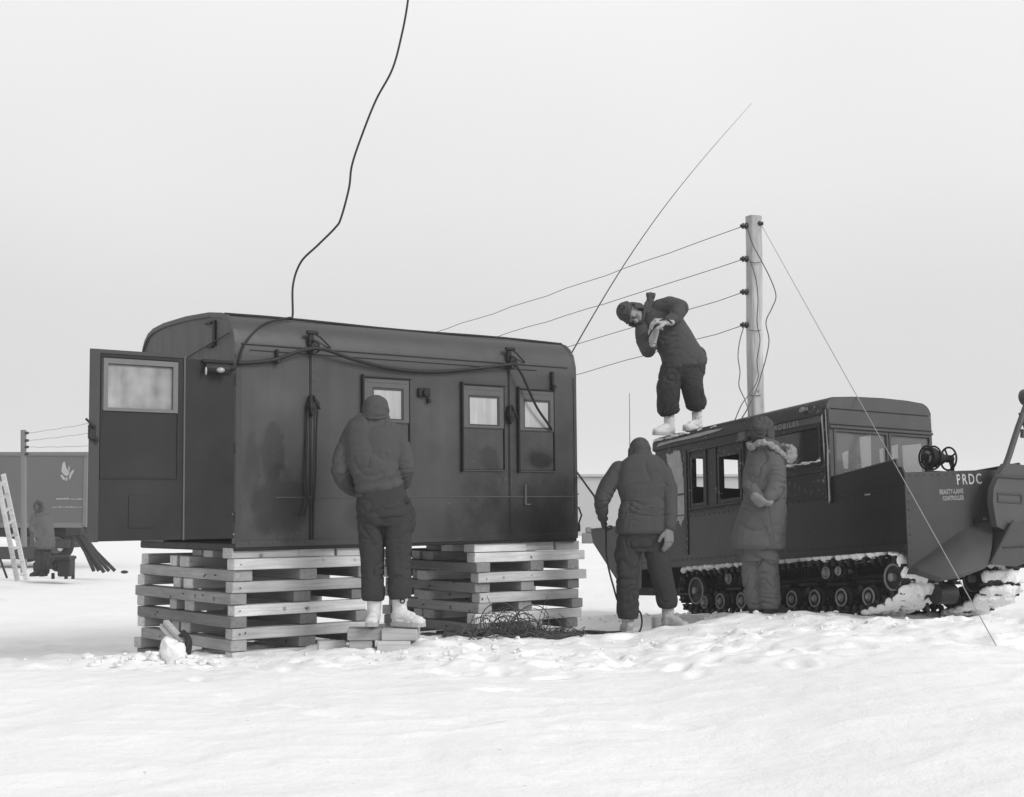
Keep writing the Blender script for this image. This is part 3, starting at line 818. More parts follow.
# steering board with its lever
rb = G(); rb.prism([(.80, .71), (.77, .92), (.79, 1.04), (.88, 1.18), (.95, 1.26), (1.22, 1.25), (1.22, 1.0), (1.16, .74), (1.08, .68), (.88, .68)], e + .13, e + .20, 0)
rb = rb.build('steering_board', M['cab_end'], we, 30)
g = G(); g.bbox((e + .202, .80, 1.13), (e + .215, 1.2, 1.155), .003); g.holed(.82, 1.1, .915, 1.0, [(.835, 1.085, .93, .985)], e + .2005, e + .208, 0); g.build('board_moulding', M['bow'], rb)
g = G()
g.tube([(e + .16, .95, 1.2), (e + .16, 1.02, 1.33), (e + .16, 1.14, 1.58), (e + .16, 1.27, 1.82), (e + .15, 1.30, 1.88)], .027, 10)
g.tube([(e + .16, 1.18, 1.72), (e + .16, 1.24, 1.58), (e + .16, 1.3, 1.57)], .02, 8); g.cyl((e + .1, 1.30, 1.87), (e + .22, 1.30, 1.87), .075, n=20)
g.tube([(e + .16, 1.2, 1.57), (e + .16, 1.19, 1.50)], .022, 8)
g.build('lever', M['cab_end'], rb, 40)
g = G(); g.bbox((e, .72, .76), (e + .13, .77, .79), .008); g.build('board_bracket', M['dark_steel'], we)
g = G(); g.bbox((e, 1.15, .745), (e + .25, 1.33, .79), .01); g.build('board_bracket', M['dark_steel'], we)
# cab
g = G()
h1 = (-2.27, -2.03, 1.14, 1.64); h2 = (-1.75, -1.36, 1.14, 1.60); h3 = (-1.05, -.07, 1.36, 1.70)
g.holed(CX, .05, 1.052, 1.86, [h1, h2, h3], 0, .035); g.build('cab_side', M['hull_worn'], we)
g = G()
for hx0, hx1, hz0, hz1 in (h1, h2, h3):      # rounded corners of the openings
    for (cx_, cz_, sx, sz) in ((hx0, hz0, 1, 1), (hx1, hz0, -1, 1), (hx1, hz1, -1, -1), (hx0, hz1, 1, -1)):
        r = .07; pts = [(cx_, cz_)] + [(cx_ + sx * (r - r * math.sin(t)), cz_ + sz * (r - r * math.cos(t))) for t in [math.pi / 2 * k / 5 for k in range(6)]]
        g.prism(pts, .001, .034, 1)
g.build('window_corner', M['hull_worn'], we)
g = G(); g.box((CX, CYW - .035, 1.052), (.05, CYW, 1.86)); g.build('cab_side', M['hull'], we)
g = G(); g.holed(.035, CYW - .035, 1.052, 1.9, [(.51, .62, 1.42, 1.74), (.88, 1.09, 1.42, 1.75)], CX + .001, CX + .036, 0); g.build('cab_rear_wall', M['hull'], we)
# roof with turned-down edges
rp = [(-.02, 1.80), (-.015, 1.88), (.01, 1.925), (.06, 1.955), (.3, 1.975), (.64, 1.985), (.93, 1.98), (1.12, 1.965), (1.18, 1.935), (1.212, 1.88), (1.215, 1.80)]
ri = [(y + (.02 if y < .6 else -.02), z - .02 if z > 1.85 else z) for y, z in rp]
g = G(); X0, X1 = CX - .03, .06; n = len(rp)
vs = [(x, y, z) for x in (X0, X1) for y, z in rp] + [(x, y, z) for x in (X0, X1) for y, z in ri]; fs = []
for i in range(n - 1):
    fs += [(i, i + 1, n + i + 1, n + i), (2 * n + i, 3 * n + i, 3 * n + i + 1, 2 * n + i + 1), (i, 2 * n + i, 2 * n + i + 1, i + 1), (n + i, n + i + 1, 3 * n + i + 1, 3 * n + i)]
fs += [(0, n, 3 * n, 2 * n), (n - 1, 3 * n - 1, 4 * n - 1, 2 * n - 1)]
g.add(vs, fs); rf = g.build('cab_roof', M['hull_worn'], we, 30)
g = G(); g.prism([(.0, 1.79)] + [(y * .985 + .004, z - .004) for y, z in rp[1:-1]] + [(CYW, 1.79)], .045, .062, 0); g.build('roof_front', M['cab_end'], we)
g = G(); g.prism([(.0, 1.79)] + [(y * .985 + .004, z - .004) for y, z in rp[1:-1]] + [(CYW, 1.79)], CX - .032, CX - .012, 0); g.build('roof_rear', M['hull'], we)
# window band of the cab end
g = G(); g.holed(.0, CYW, 1.05, 1.79, [(.06, .655, 1.12, 1.645), (.695, 1.165, 1.12, 1.645)], .05, .075, 0); g.build('cab_end_wall', M['cab_end'], we)
for (a, b_) in ((.06, .655), (.695, 1.165)):
    w = G(); w.holed(a - .015, b_ + .015, 1.10, 1.655, [(a + .006, b_ - .006, 1.13, 1.635)], .076, .085, 0); w = w.build('end_window', M['cab_end'], we)
    g = G(); g.box((.06, a, 1.12), (.066, b_, 1.645)); g.build('pane', M['cab_pane'], w)
for (y0, y1, z0, z1) in ((.17, .22, 1.30, 1.47), (.375, .485, 1.28, 1.63), (.60, .66, 1.28, 1.53), (.71, .80, 1.28, 1.56), (.87, 1.08, 1.18, 1.58)):
    g = G(); g.add([(.05, y0, z0), (.05, y1, z0), (.05, y1 + .01, z1), (.05, y0 - .01, z1 - .03), (.04, y0, z0), (.04, y1, z0), (.04, y1 + .01, z1), (.04, y0 - .01, z1 - .03)],
                   [(0, 1, 2, 3), (7, 6, 5, 4), (0, 4, 5, 1), (1, 5, 6, 2), (2, 6, 7, 3), (3, 7, 4, 0)])
    g.build('reflection_sheet', M['sheet'], we)  # added white sheets stand in for bright reflections in the end windows
g = G(); g.bbox((.078, .0, 1.66), (.1, CYW, 1.685), .005); g.bbox((.078, .0, 1.70), (.09, CYW, 1.708), .003); g.build('drip_moulding', M['cab_end'], we)
g = G(); g.bbox((.062, .03, 1.845), (.07, CYW - .03, 1.852), .002); g.build('panel_seam', M['van_dark'], we)
g = G(); g.box((-2.9, .1, 1.05), (-.05, 1.2, 1.08)); g.build('cab_floor', M['dark_steel'], we)
for yy in (.35, .95):
    g = G(); g.bbox((-.9, yy - .2, 1.08), (-.5, yy + .2, 1.2), .03); g.bbox((-.92, yy - .2, 1.2), (-.84, yy + .2, 1.5), .03); g.build('cab_seat', M['rubber'], we)
# side windows
for i, (x0, x1, z0, z1) in enumerate((h1, h2, h3)):
    w = G(); w.holed(x0 - .02, x1 + .02, z0 - .02, z1 + .02, [(x0 + .012, x1 - .012, z0 + .012, z1 - .012)], -.008, -.0005); w = w.build('side_window', M['hull_worn'], we)
    if i == 2:
        g = G(); g.box((x0, .014, z0), (x1, .018, z1)); g.build('pane', M['side_glass'], w)
        q = G()
        for k in range(14): q.ell((x0 + .45 + k * .04, -.006, z0 + .014 + .004 * math.sin(k * 2)), (.03, .02, .010 + .006 * math.sin(k)), n=8, m=6)
        q.build('snow_on_sill', M['snow_crust'], w, True)
        g = G(); g.bbox((x1 - .3, .02, z0), (x1 - .28, .034, z1), .004); g.build('glazing_bar', M['hull'], w)
g = G()
for x in (-2.31, -1.99, -1.80, -1.30): g.bbox((x - .012, -.014, 1.08), (x + .012, -.001, 1.72), .004)
g.bbox((-2.33, -.02, 1.70), (-1.28, -.001, 1.725), .005); g.bbox((-2.33, -.02, 1.085), (-1.28, -.001, 1.11), .005)
g.build('door_framing', M['hull_worn'], we)
g = G(); g.bbox((-3.0, -.012, 1.262), (-2.36, -.001, 1.28), .003); g.build('belt_rail', M['hull_worn'], we); g = G(); g.bbox((-1.27, -.012, 1.27), (.04, -.001, 1.288), .003); g.build('belt_rail', M['hull_worn'], we)
g = G(); g.bbox((-3.34, -.008, 1.04), (.06, -.001, 1.052), .003); g.bbox((-3.3, -.014, .5), (1.06, -.001, .55), .005); g.build('hull_rail', M['hull'], we)
# rubbed patch of pale paint on the rear corner panel
g = G(); rr_ = random.Random(2)
pl = [(-2.78, 1.745), (-2.68, 1.72), (-2.6, 1.76), (-2.5, 1.73), (-2.46, 1.6), (-2.43, 1.35), (-2.40, 1.1), (-2.44, 1.0), (-2.5, .93), (-2.56, 1.02), (-2.62, .95), (-2.66, 1.1), (-2.64, 1.25), (-2.7, 1.42), (-2.68, 1.55), (-2.74, 1.62)]
pl2 = []
for i in range(len(pl)):
    a, b_ = V((*pl[i], 0)), V((*pl[(i + 1) % len(pl)], 0))
    for k in range(7): c = a.lerp(b_, k / 7); pl2.append((c.x + rr_.uniform(-.013, .013), c.y + rr_.uniform(-.016, .016)))
pl = pl2
g.prism(pl, -.0045, -.001, 1); g.build('rubbed_panel', M['hull_bare'], we)
g = G(); g.bbox((-1.33, -.05, 1.70), (-1.21, -.001, 1.79), .008); g.build('junction_box', M['van_trim'], we)
g = G(); g.bbox((-2.42, -.012, .62), (-2.36, -.001, 1.74), .004); g.build('door_post', M['hull_worn'], we)
g = G(); g.bbox((.0, -.02, 1.0), (.03, -.001, 1.86), .006); g.build('corner_moulding', M['hull_worn'], we)
g = G(); g.bbox((.045, -.02, .98), (.085, .0, 1.84), .006); g.build('corner_moulding', M['hull_worn'], we)
q = G()
pl = [(.052, 1.83), (.066, 1.835), (.07, 1.6), (.082, 1.45), (.076, 1.25), (.08, 1.0), (.06, .97), (.062, 1.15), (.056, 1.35), (.064, 1.5), (.054, 1.65)]
q.prism(pl, -.0225, -.0205, 1); q.build('rubbed_moulding', M['hull_bare'], we)
q = G(); q.prism([(-.012, 1.78), (.012, 1.8), (.02, 1.6), (.026, 1.45), (.016, 1.36), (.01, 1.5), (.004, 1.62)], -.0225, -.0205, 1); q.build('rubbed_moulding', M['hull_bare'], we)
q = G(); q.prism([(-2.95, 1.835), (-2.6, 1.85), (-2.1, 1.845), (-1.7, 1.86), (-1.62, 1.875), (-1.9, 1.885), (-2.4, 1.875), (-2.9, 1.87)], -.0235, -.0205, 1); q.build('rubbed_roof_edge', M['hull_bare'], we)
q = G(); q.prism([(-1.45, 1.735), (-1.0, 1.745), (-.3, 1.735), (-.02, 1.73), (-.03, 1.76), (-.06, 1.80), (-.6, 1.795), (-1.3, 1.782)], -.0035, -.001, 1); q.build('faded_name_strip', mat('faded_name_strip_paint', .085, .6, .3, 20, .2, 80, .1), we)
# snow lodged on the roof edge and small brackets
q = G(); rq = random.Random(4)
for k in range(26):
    x = -3.0 + rq.random() * 1.25; q.ell((x, rq.uniform(-.01, .03), 1.905 + rq.uniform(0, .02)), (rq.uniform(.02, .06), .03, rq.uniform(.006, .016)), n=8, m=6)
q.build('roof_snow', M['snow_crust'], we, True)
q = G(); q.bbox((-.33, -.03, 1.86), (-.2, -.018, 1.89), .006); q.cyl((-.27, -.045, 1.875), (-.27, -.01, 1.875), .025, n=12); q.build('marker_lamp', M['steel'], we)
q = G(); q.bbox((.55, -.012, 1.0), (.62, -.001, 1.015), .003); q.build('catch', M['steel'], we)
# radio whip on the far end of the cab
q = G(); q.cyl((-3.7, .6, 1.0), (-3.7, .6, 1.12), .03, n=10); q.build('whip_base', M['dark_steel'], we)
# cable reel on the well deck: two flanges of rings on a cross axle
rl = G(); X_, Z_ = .68, 1.355
rl.cyl((X_, .56, Z_), (X_, .88, Z_), .035, n=14); rl.cyl((X_, .60, Z_), (X_, .665, Z_), .09, n=26); rl.cyl((X_, .70, Z_), (X_, .76, Z_), .07, .055, 20)
rl.bbox((X_ - .02, .575, .95), (X_ + .02, .595, Z_), .005); rl.bbox((X_ - .02, .87, .95), (X_ + .02, .89, Z_), .005); rl.bbox((X_ - .09, .57, 1.17), (X_ + .09, .89, 1.23), .01)
rl = rl.build('cable_reel', M['rubber'], we, 40)
for y in (.595, .668, .84):
    q = G(); q.torus((X_, y, Z_), (0, 1, 0), .102, .009)
    for t in range(4): a_ = .4 + t * 1.57; q.tube([(X_, y, Z_), (X_ + .102 * math.cos(a_), y, Z_ + .102 * math.sin(a_))], .009, 6)
    q.build('flange_ring', M['rubber'], rl, True)
q = G(); q.cyl((X_, .590, Z_), (X_, .598, Z_), .06, n=24); q.build('hub_plate', M['steel'], rl, 40)

# tracks
def track_path():
    pts = []
    F_ = (.77, .285, .185); Rr = (-2.37, .245, .215)
    for k in range(40):                                   # top run, slight sag between rollers
        t = k / 39; x = .77 - t * 3.14; pts.append((x, .47 - .012 * math.sin(t * math.pi * 3) ** 2 - .01 * t))
    for k in range(1, 16):
        a = math.pi / 2 + math.pi * .86 * k / 15; pts.append((Rr[0] + Rr[2] * math.cos(a), Rr[1] + Rr[2] * math.sin(a)))
    pts.append((-2.2, .0)); pts.append((.38, .0)); pts.append((.62, .05))
    for k in range(12):
        a = -math.pi * .28 + math.pi * .78 * k / 11; pts.append((F_[0] + F_[2] * math.cos(a), F_[1] + F_[2] * math.sin(a)))
    return pts
tp = track_path()
def resample(pts, step):
    out = []; acc = 0; n = len(pts)
    for i in range(n):
        a = V((*pts[i], 0)); b_ = V((*pts[(i + 1) % n], 0)); L_ = (b_ - a).length; d = 0
        if L_ < 1e-6: continue
        while acc + (L_ - d) >= step:
            d += step - acc; acc = 0; out.append((a + (b_ - a) * (d / L_), (b_ - a).normalized()))
        acc += L_ - d
    return out
links = resample(tp, .108)
for side, (y0, y1) in enumerate(((.015, .455), (.90, 1.34))):
    tr = G(); sn = G(); rs = random.Random(30 + side)
    for (p, d) in links:
        t = V((d.x, 0, d.y)); o_ = V((p.x, 0, p.y)); nrm = V((-d.y, 0, d.x))   # path runs anticlockwise seen with x right, z up
        c0 = V((p.x - (-.8), 0, 0))
        outw = nrm if (o_ + nrm * .05 - V((-.8, 0, .23))).length > (o_ - nrm * .05 - V((-.8, 0, .23))).length else -nrm
        m3 = Matrix((t, V((0, 1, 0)), t.cross(V((0, 1, 0))))).transposed()
        c = o_ + V((0, (y0 + y1) / 2, 0))
        hw = (y1 - y0) / 2
        tr.bbox(c - V((.044, hw, .009)), c + V((.044, hw, .009)), .004, m3)
        c2 = c + outw * .02
        tr.bbox(c2 - V((.012, hw, .016)), c2 + V((.012, hw, .016)), .005, m3)
        for yy in (-.10, .10):
            c3 = c - outw * .035 + V((0, yy, 0)); tr.bbox(c3 - V((.016, .012, .03)), c3 + V((.016, .012, .03)), .006, m3)
        c3 = c - outw * .028 + V((0, -hw + .03, 0)); tr.bbox(c3 - V((.022, .02, .022)), c3 + V((.022, .02, .022)), .008, m3)
        top = o_.z > .40; front = o_.x > .35 and outw.x > .15
        if top or front:
            nq = 7 if front else 6
            for q in range(nq):
                if rs.random() < (.07 if front else .04): continue
                yq = y0 + (q + .5) / nq * (y1 - y0)
                if front: cc_ = o_ + V((0, yq, 0)) + outw * .024 + t * (.045 + rs.uniform(-.01, .01)); rad = (.064, .058, .028)
                else: cc_ = o_ + V((0, yq - (.015 if q == 0 else 0), 0)) + outw * (.035 + rs.uniform(-.008, .012)) + t * rs.uniform(-.02, .03); rad = (rs.uniform(.05, .07), .05, rs.uniform(.034, .05))
                sn.ell(cc_, rad, m3 @ Matrix.Rotation(rs.uniform(-.5, .5), 3, 'Y'), 10, 7)
    tk = tr.build('track', M['dark_steel'], we)
    blob('packed_snow', sn, M['snow_crust'], tk, .011, 2, lambda p, n: .008 * noise.noise(p * 11) + .007 * noise.noise(p * 34) + .004 * noise.noise(p * 70))
    for (x, z, r) in [(.46, .125, .104), (.08, .125, .104), (-.31, .125, .104), (-.66, .125, .104), (-1.05, .125, .104), (-1.5, .125, .104), (-1.88, .125, .104), (-2.18, .12, .088), (-.13, .355, .08), (.05, .365, .065), (-1.72, .355, .08)]:
        w = G(); ya, yb = (y0 + .06, y0 + .13)
        w.torus(((x), (ya + yb) / 2, z), (0, 1, 0), r - .022, .024, 26, 8); w.torus((x, (ya + yb) / 2 + .13, z), (0, 1, 0), r - .022, .024, 26, 8)
        w = w.build('road_wheel', M['rubber'], we, True)
        q = G(); q.cyl((x, ya - .004, z), (x, ya + .02, z), r - .026, r - .03, 24); q.cyl((x, ya + .13, z), (x, ya + .15, z), r - .03, n=20); q.build('disc', M['dark_steel'], w, 40)
        q = G(); q.torus((x, ya - .012, z), (0, 1, 0), r - .030, .009, 26, 6); q.cyl((x, ya - .035, z), (x, ya + .15, z), .022, n=14); q.torus((x, ya - .016, z), (0, 1, 0), .03, .006, 16, 6); q.build('hub', M['steel'], w, 40)
    for (x, z, r, nm) in ((.77, .285, .15, 'front_sprocket'), (-2.37, .245, .175, 'rear_idler')):
        w = G(); w.torus((x, y0 + .10, z), (0, 1, 0), r - .022, .026, 32, 8); w.torus((x, y0 + .24, z), (0, 1, 0), r - .022, .026, 32, 8); w = w.build(nm, M['rubber'], we, True)
        q = G(); q.cyl((x, y0 + .08, z), (x, y0 + .10, z), r - .03, n=28); q.cyl((x, y0 + .25, z), (x, y0 + .26, z), r - .03, n=28); q.build('disc', M['dark_steel'], w, 40)
        q = G(); q.torus((x, y0 + .07, z), (0, 1, 0), r - .04, .010, 32, 6); q.cyl((x, y0 + .04, z), (x, y0 + .3, z), .035, n=16); q.build('hub', M['steel'], w, 40)
    q = G()
    for (xa, xb) in ((.46, .09), (-.31, -.66), (-1.05, -1.5), (-1.9, -2.2)):
        xm = (xa + xb) / 2; y = y0 + .16
        q.tube([(xa, y, .11), (xm, y, .2), (xb, y, .11)], .022, 8); q.tube([(xm, y, .2), (xm - .02, y + .2, .33)], .03, 8); q.cyl((xm, y - .05, .2), (xm, y + .06, .2), .035, n=12)
    for k in range(7): q.bbox((-2.0 + k * .42, y0 + .2, .24 + .01 * (k % 2)), (-1.72 + k * .42, y0 + .3, .27 + .01 * (k % 2)), .005)
    q.tube([(-2.3, y0 + .25, .3), (.7, y0 + .25, .31)], .02, 8)
    q.build('suspension', M['dark_steel'], we)
# drum slung between the tracks
q = G(); q.cyl((1.0, .33, .14), (1.0, .52, .145), .085, n=24); q.tube([(.93, .30, .06), (.98, .27, -.02)], .015, 6); q.tube([(.95, .45, .2), (.9, .45, .4)], .02, 6); q.build('towing_drum', M['dark_steel'], we, 40)
q = G(); q.tube([(.6, .36, .02), (.95, .30, .13)], .018, 8); q.build('drag_arm', M['dark_steel'], we)

def text(name, s, size, m, parent, origin, xdir, up, squash=1.0, weight=.0, spacing=1.0):
    c = bpy.data.curves.new(name, 'FONT'); c.body = s; c.size = size; c.offset = weight; c.space_character = spacing; c.resolution_u = 3
    c.extrude = .0006
    o = bpy.data.objects.new(name + '_curve', c); col.objects.link(o)
    me = bpy.data.meshes.new_from_object(o.evaluated_get(bpy.context.evaluated_depsgraph_get()))
    bpy.data.objects.remove(o)
    xd = V(xdir).normalized(); u = V(up); u = (u - xd * u.dot(xd)).normalized(); n_ = xd.cross(u)
    for v in me.vertices: v.co = V(origin) + xd * v.co.x * squash + u * v.co.y + n_ * v.co.z
    me.name = name
    return link(name, me, m, parent)
# rivet rows along the hull rails and the end face
def rivets(pts, d, r, m, parent, name='rivet_row'):
    g = G()
    for p in pts: g.ell(p, r, n=6, m=4)
    return g.build(name, m, parent)
rivets([(-3.3 + k * .09, -.003, .575) for k in range(49)], 0, .007, M['hull'], we)
rivets([(-3.3 + k * .09, -.003, 1.02) for k in range(48)], 0, .007, M['hull'], we)
rivets([(e + .002, .03, .42 + k * .07) for k in range(9)] + [(e + .002, .05 + k * .08, 1.13 + k * .0056) for k in range(8)], 0, .007, M['bow'], we)
rivets([(.04 + k * .075, -.013, .03) for k in range(48)], 0, .006, M['van'], van)
for x_ in (.02, .73, 2.885, 3.67): rivets([(x_, -.008, .1 + k * .08) for k in range(19)], 0, .0055, M['van'], van)
# lettering on the end face
slope = (0, 1, .075)
text('stencilled_name', 'PRDC', .128, M['mark'], we, (e + .0015, .565, 1.075), slope, (0, 0, 1), .76, .001, 1.25)
q = G()
for (y, z) in ((.600, 1.07), (.683, 1.08), (.76, 1.085)): q.box((e + .0016, y, z), (e + .0034, y + .006, z + .12))
q.build('stencil_bridge', M['bow'], we)
text('stencilled_line', 'BEASTY-LANE', .055, M['mark_dull'], we, (e + .0015, .37, .985), slope, (0, 0, 1), .72, .002, 1.1)
text('stencilled_line', 'CONTROLLER', .052, M['mark_dull'], we, (e + .0015, .40, .932), slope, (0, 0, 1), .66, .002, 1.1)
text('faded_lettering', 'US DEPT MOBILES', .075, M['mark_dull'], we, (-1.25, -.0042, 1.745), (1, 0, -.006), (0, 0, 1), 1.05, .002, 1.45)

# ================================================================== people
def hand(g, wrist, d, pn, ts, curl=.5, s=1.0, infl=0.0):
    """palm and five fingers: d towards the fingertips, pn the way the palm faces, ts the thumb's side"""
    wrist = V(wrist); d = V(d).normalized(); pn = V(pn); pn = (pn - d * pn.dot(d)).normalized(); ts0 = V(ts)
    side = d.cross(pn)
    if side.dot(ts0) < 0: side = -side
    w = .042 * s + infl; t = .015 * s + infl
    g.loft([(wrist - d * .02 * s, .026 * s + infl, .02 * s + infl), (wrist + d * .02 * s, .034 * s + infl, t + .003), (wrist + d * .06 * s, w, t), (wrist + d * .092 * s, w * .97, t * .9)], side, 16, 2.6)
    for k, (o, L_) in enumerate(((.031, .072), (.0105, .082), (-.0105, .076), (-.031, .06))):
        p = wrist + d * (.088 - .005 * abs(k - 1.3)) * s + side * o * s
        r = (.0092 - .0006 * k * .5) * s + infl * .8
        a = 0; q = p; dd = d
        for j, f in enumerate((.45, .32, .23)):
            a += curl * (1.0, 1.1, .8)[j] * (1 + .08 * k)
            dd = (d * math.cos(a) + pn * math.sin(a)).normalized()
            q2 = q + dd * L_ * f * s
            g.caps(q, r * (1 - .06 * j), q2, r * (1 - .06 * (j + 1)), 10); q = q2
    b = wrist + d * .025 * s + side * .028 * s
    dd = (d * .62 + side * .62 + pn * .42).normalized(); m_ = b + dd * .045 * s
    g.caps(b, .014 * s + infl, m_, .0115 * s + infl, 10)
    e_ = m_ + (d * .85 + side * .15 + pn * (.3 + .5 * curl)).normalized() * .036 * s
    g.caps(m_, .0115 * s + infl, e_, .0095 * s + infl, 10)

def head_shapes(g, c, u, f, s=1.0):
    c = V(c); u = V(u).normalized(); f = V(f); f = (f - u * f.dot(u)).normalized(); l = u.cross(f)
    m = Matrix((l, f, u)).transposed()
    P = lambda x, y, z: c + (l * x + f * y + u * z) * s
    g.ell(P(0, -.012, .028), (.076 * s, .096 * s, .092 * s), m)
    g.ell(P(0, .018, -.03), (.062 * s, .072 * s, .085 * s), m)
    g.ell(P(0, .055, -.085), (.03 * s, .026 * s, .024 * s), m)
    g.caps(P(0, .085, .012), .009 * s, P(0, .108, -.022), .014 * s, 10)
    for sx in (-1, 1):
        g.ell(P(sx * .079, -.005, -.005), (.009 * s, .018 * s, .032 * s), m, 10, 8)
        g.ell(P(sx * .03, .082, .026), (.024 * s, .012 * s, .009 * s), m, 10, 8)
        g.ell(P(sx * .04, .06, -.025), (.026 * s, .024 * s, .02 * s), m, 10, 8)
    g.ell(P(0, .085, -.053), (.025 * s, .012 * s, .007 * s), m, 10, 8); g.ell(P(0, .082, -.066), (.021 * s, .012 * s, .008 * s), m, 10, 8)
    return m, P

def face_details(root, P, m, s=1.0):
    g = G()
    for sx in (-1, 1): g.ell(P(sx * .031, .083, .008), (.013 * s, .008 * s, .009 * s), m, 10, 8)
    g.build('eyes', M['glove_dark'], root, True, True)
    g = G()
    for sx in (-1, 1): g.ell(P(sx * .032, .092, .028), (.02 * s, .005 * s, .005 * s), m, 8, 6)
    g.build('eyebrows', M['cap'], root, True, True)

def boot_shapes(g, ankle, toe, up, s=1.0, tall=.16):
    """insulated boot: bulbous toe, heel, thick shaft; ankle = joint, toe = tip on the ground, up = shaft direction"""
    a = V(ankle); t = V(toe); up = V(up).normalized()
    f = (t - a); f = f - V((0, 0, 1)) * f.z; L_ = f.length; f.normalize()
    zf = t.z; heel = V((a.x, a.y, 0)) - f * .075 * s; heel.z = zf
    l = V((0, 0, 1)).cross(f)
    P = lambda x, z: V((heel.x, heel.y, zf)) + f * x + V((0, 0, z))
    L0 = .31 * s
    g.loft([(P(-.0 * s, .055 * s), .028 * s, .05 * s), (P(.02 * s, .06 * s), .042 * s, .06 * s), (P(.10 * s, .06 * s), .044 * s, .06 * s), (P(.17 * s, .052 * s), .050 * s, .052 * s), (P(.24 * s, .045 * s), .056 * s, .045 * s), (P(.29 * s, .04 * s), .05 * s, .038 * s), (P(L0, .034 * s), .03 * s, .024 * s)], l, 20, 2.3)
    g.chain([P(.07 * s, .07 * s), a + up * .02, a + up * tall], [.062 * s, .066 * s, .075 * s])
    g.caps(P(.09 * s, .10 * s), .055 * s, P(.20 * s, .07 * s), .045 * s)
def sole_shapes(g, ankle, toe, s=1.0):
    a = V(ankle); t = V(toe); f = t - a; f.z = 0; f.normalize(); l = V((0, 0, 1)).cross(f)
    heel = V((a.x, a.y, t.z)) - f * .082 * s
    out = []
    for (x, w) in ((0, .03), (.02, .043), (.1, .046), (.17, .052), (.24, .059), (.29, .053), (.32, .03)):
        out.append((heel + f * x * s + V((0, 0, .012)), w * s, .014))
    vs = []
    for c, w, h in out:
        for sx, sz in ((-1, -1), (1, -1), (1, 1), (-1, 1)): vs.append(c + l * w * sx + V((0, 0, h * sz)))
    fs = []
    for i in range(len(out) - 1):
        for k in range(4): fs.append((i * 4 + k, i * 4 + (k + 1) % 4, (i + 1) * 4 + (k + 1) % 4, (i + 1) * 4 + k))
    fs += [(3, 2, 1, 0), tuple(range(len(vs) - 4, len(vs)))]
    g.add(vs, fs)

def person(label, base, J, head_c, head_u, head_f, jacket, jm, jseed, trousers, tm, boots, bm, hands, gm, extra=None, hscale=1.0, jamp=.0055, tamp=.007, far=False):
    """J: joints of the figure (world); jacket/trousers: functions that add their own closed shapes"""
    root = empty('person', base); tag(root, label, 'person', 'people at work around the shelter and vehicle')
    vx = .02 if far else .0065
    g = G(); m, P = head_shapes(g, head_c, head_u, head_f, hscale)
    nb = J['neck']; pv = J['pelvis']; ch = J['chest']
    g.caps(nb, .062, V(head_c) - V(head_u).normalized() * .07, .056)
    g.chain([nb, ch, pv], [.07, .095, .095])
    for S in 'lr':
        g.chain([J['sh' + S], J['el' + S], J['wr' + S]], [.05, .042, .028]); g.caps(ch + (J['sh' + S] - ch) * .4, .06, J['sh' + S], .05)
        g.chain([J['hip' + S], J['kn' + S], J['an' + S]], [.075, .052, .04]); g.caps(pv, .09, J['hip' + S], .075)
    for (w, d, pn, ts, curl, s, gmat) in hands: hand(g, w, d, pn, ts, curl, s)
    blob('body', g, M['skin'], root, vx, 3)
    if not far: face_details(root, P, m, hscale)
    js = []; ts_ = []
    if not far:
        for S in 'lr':
            js += [(J['sh' + S].lerp(J['el' + S], .35), J['el' + S].lerp(J['wr' + S], .55), 5, .014)]
            ts_ += [(J['kn' + S].lerp(J['hip' + S], .35), J['kn' + S].lerp(J['an' + S], .45), 5, .014), (J['kn' + S].lerp(J['an' + S], .6), J['an' + S] + (J['an' + S] - J['kn' + S]) * .1, 4, .014), (J['hip' + S] + (J['hip' + S] - J['kn' + S]) * .15, J['hip' + S].lerp(J['kn' + S], .35), 3, .010)]
        js += [(ch.lerp(pv, .3), ch.lerp(pv, 1.0), 4, .013)]
    g = G(); jacket(g); blob('jacket', g, jm, root, vx * 1.15, 3, fold_fn(jamp, jseed, segs=js))
    g = G(); trousers(g); blob('trousers', g, tm, root, vx * 1.15, 3, fold_fn(tamp, jseed + 5, segs=ts_))
    for (an, toe, up, s, tall) in boots:
        g = G(); boot_shapes(g, an, toe, up, s, tall); b_ = blob('boot', g, bm, root, vx * 1.1, 3, fold_fn(.004, jseed + 9, 3, 9))
        g2 = G(); sole_shapes(g2, an, toe, s)
        for i in range(len(g2.v)): g2.v[i] = g2.v[i] - V(base)
        g2.build('sole', M['boot_grey'] if bm is not M['boot_dark'] else M['boot_dark'], b_)
    for (w, d, pn, ts, curl, s, gm) in hands:
        if gm:
            g = G(); hand(g, w, d, pn, ts, curl, s * 1.06, .004); g.caps(V(w) - V(d).normalized() * .05, .036, V(w) + V(d).normalized() * .01, .034)
            blob('glove', g, gm, root, .0055, 2, fold_fn(.002, 3, 2, 20))
    if extra: extra(root, P, m)
    return root

def W3(n, f, Y):  # joints at one distance
    return {k: at(px, py, Y + dy) for k, (px, py, dy) in f.items()}

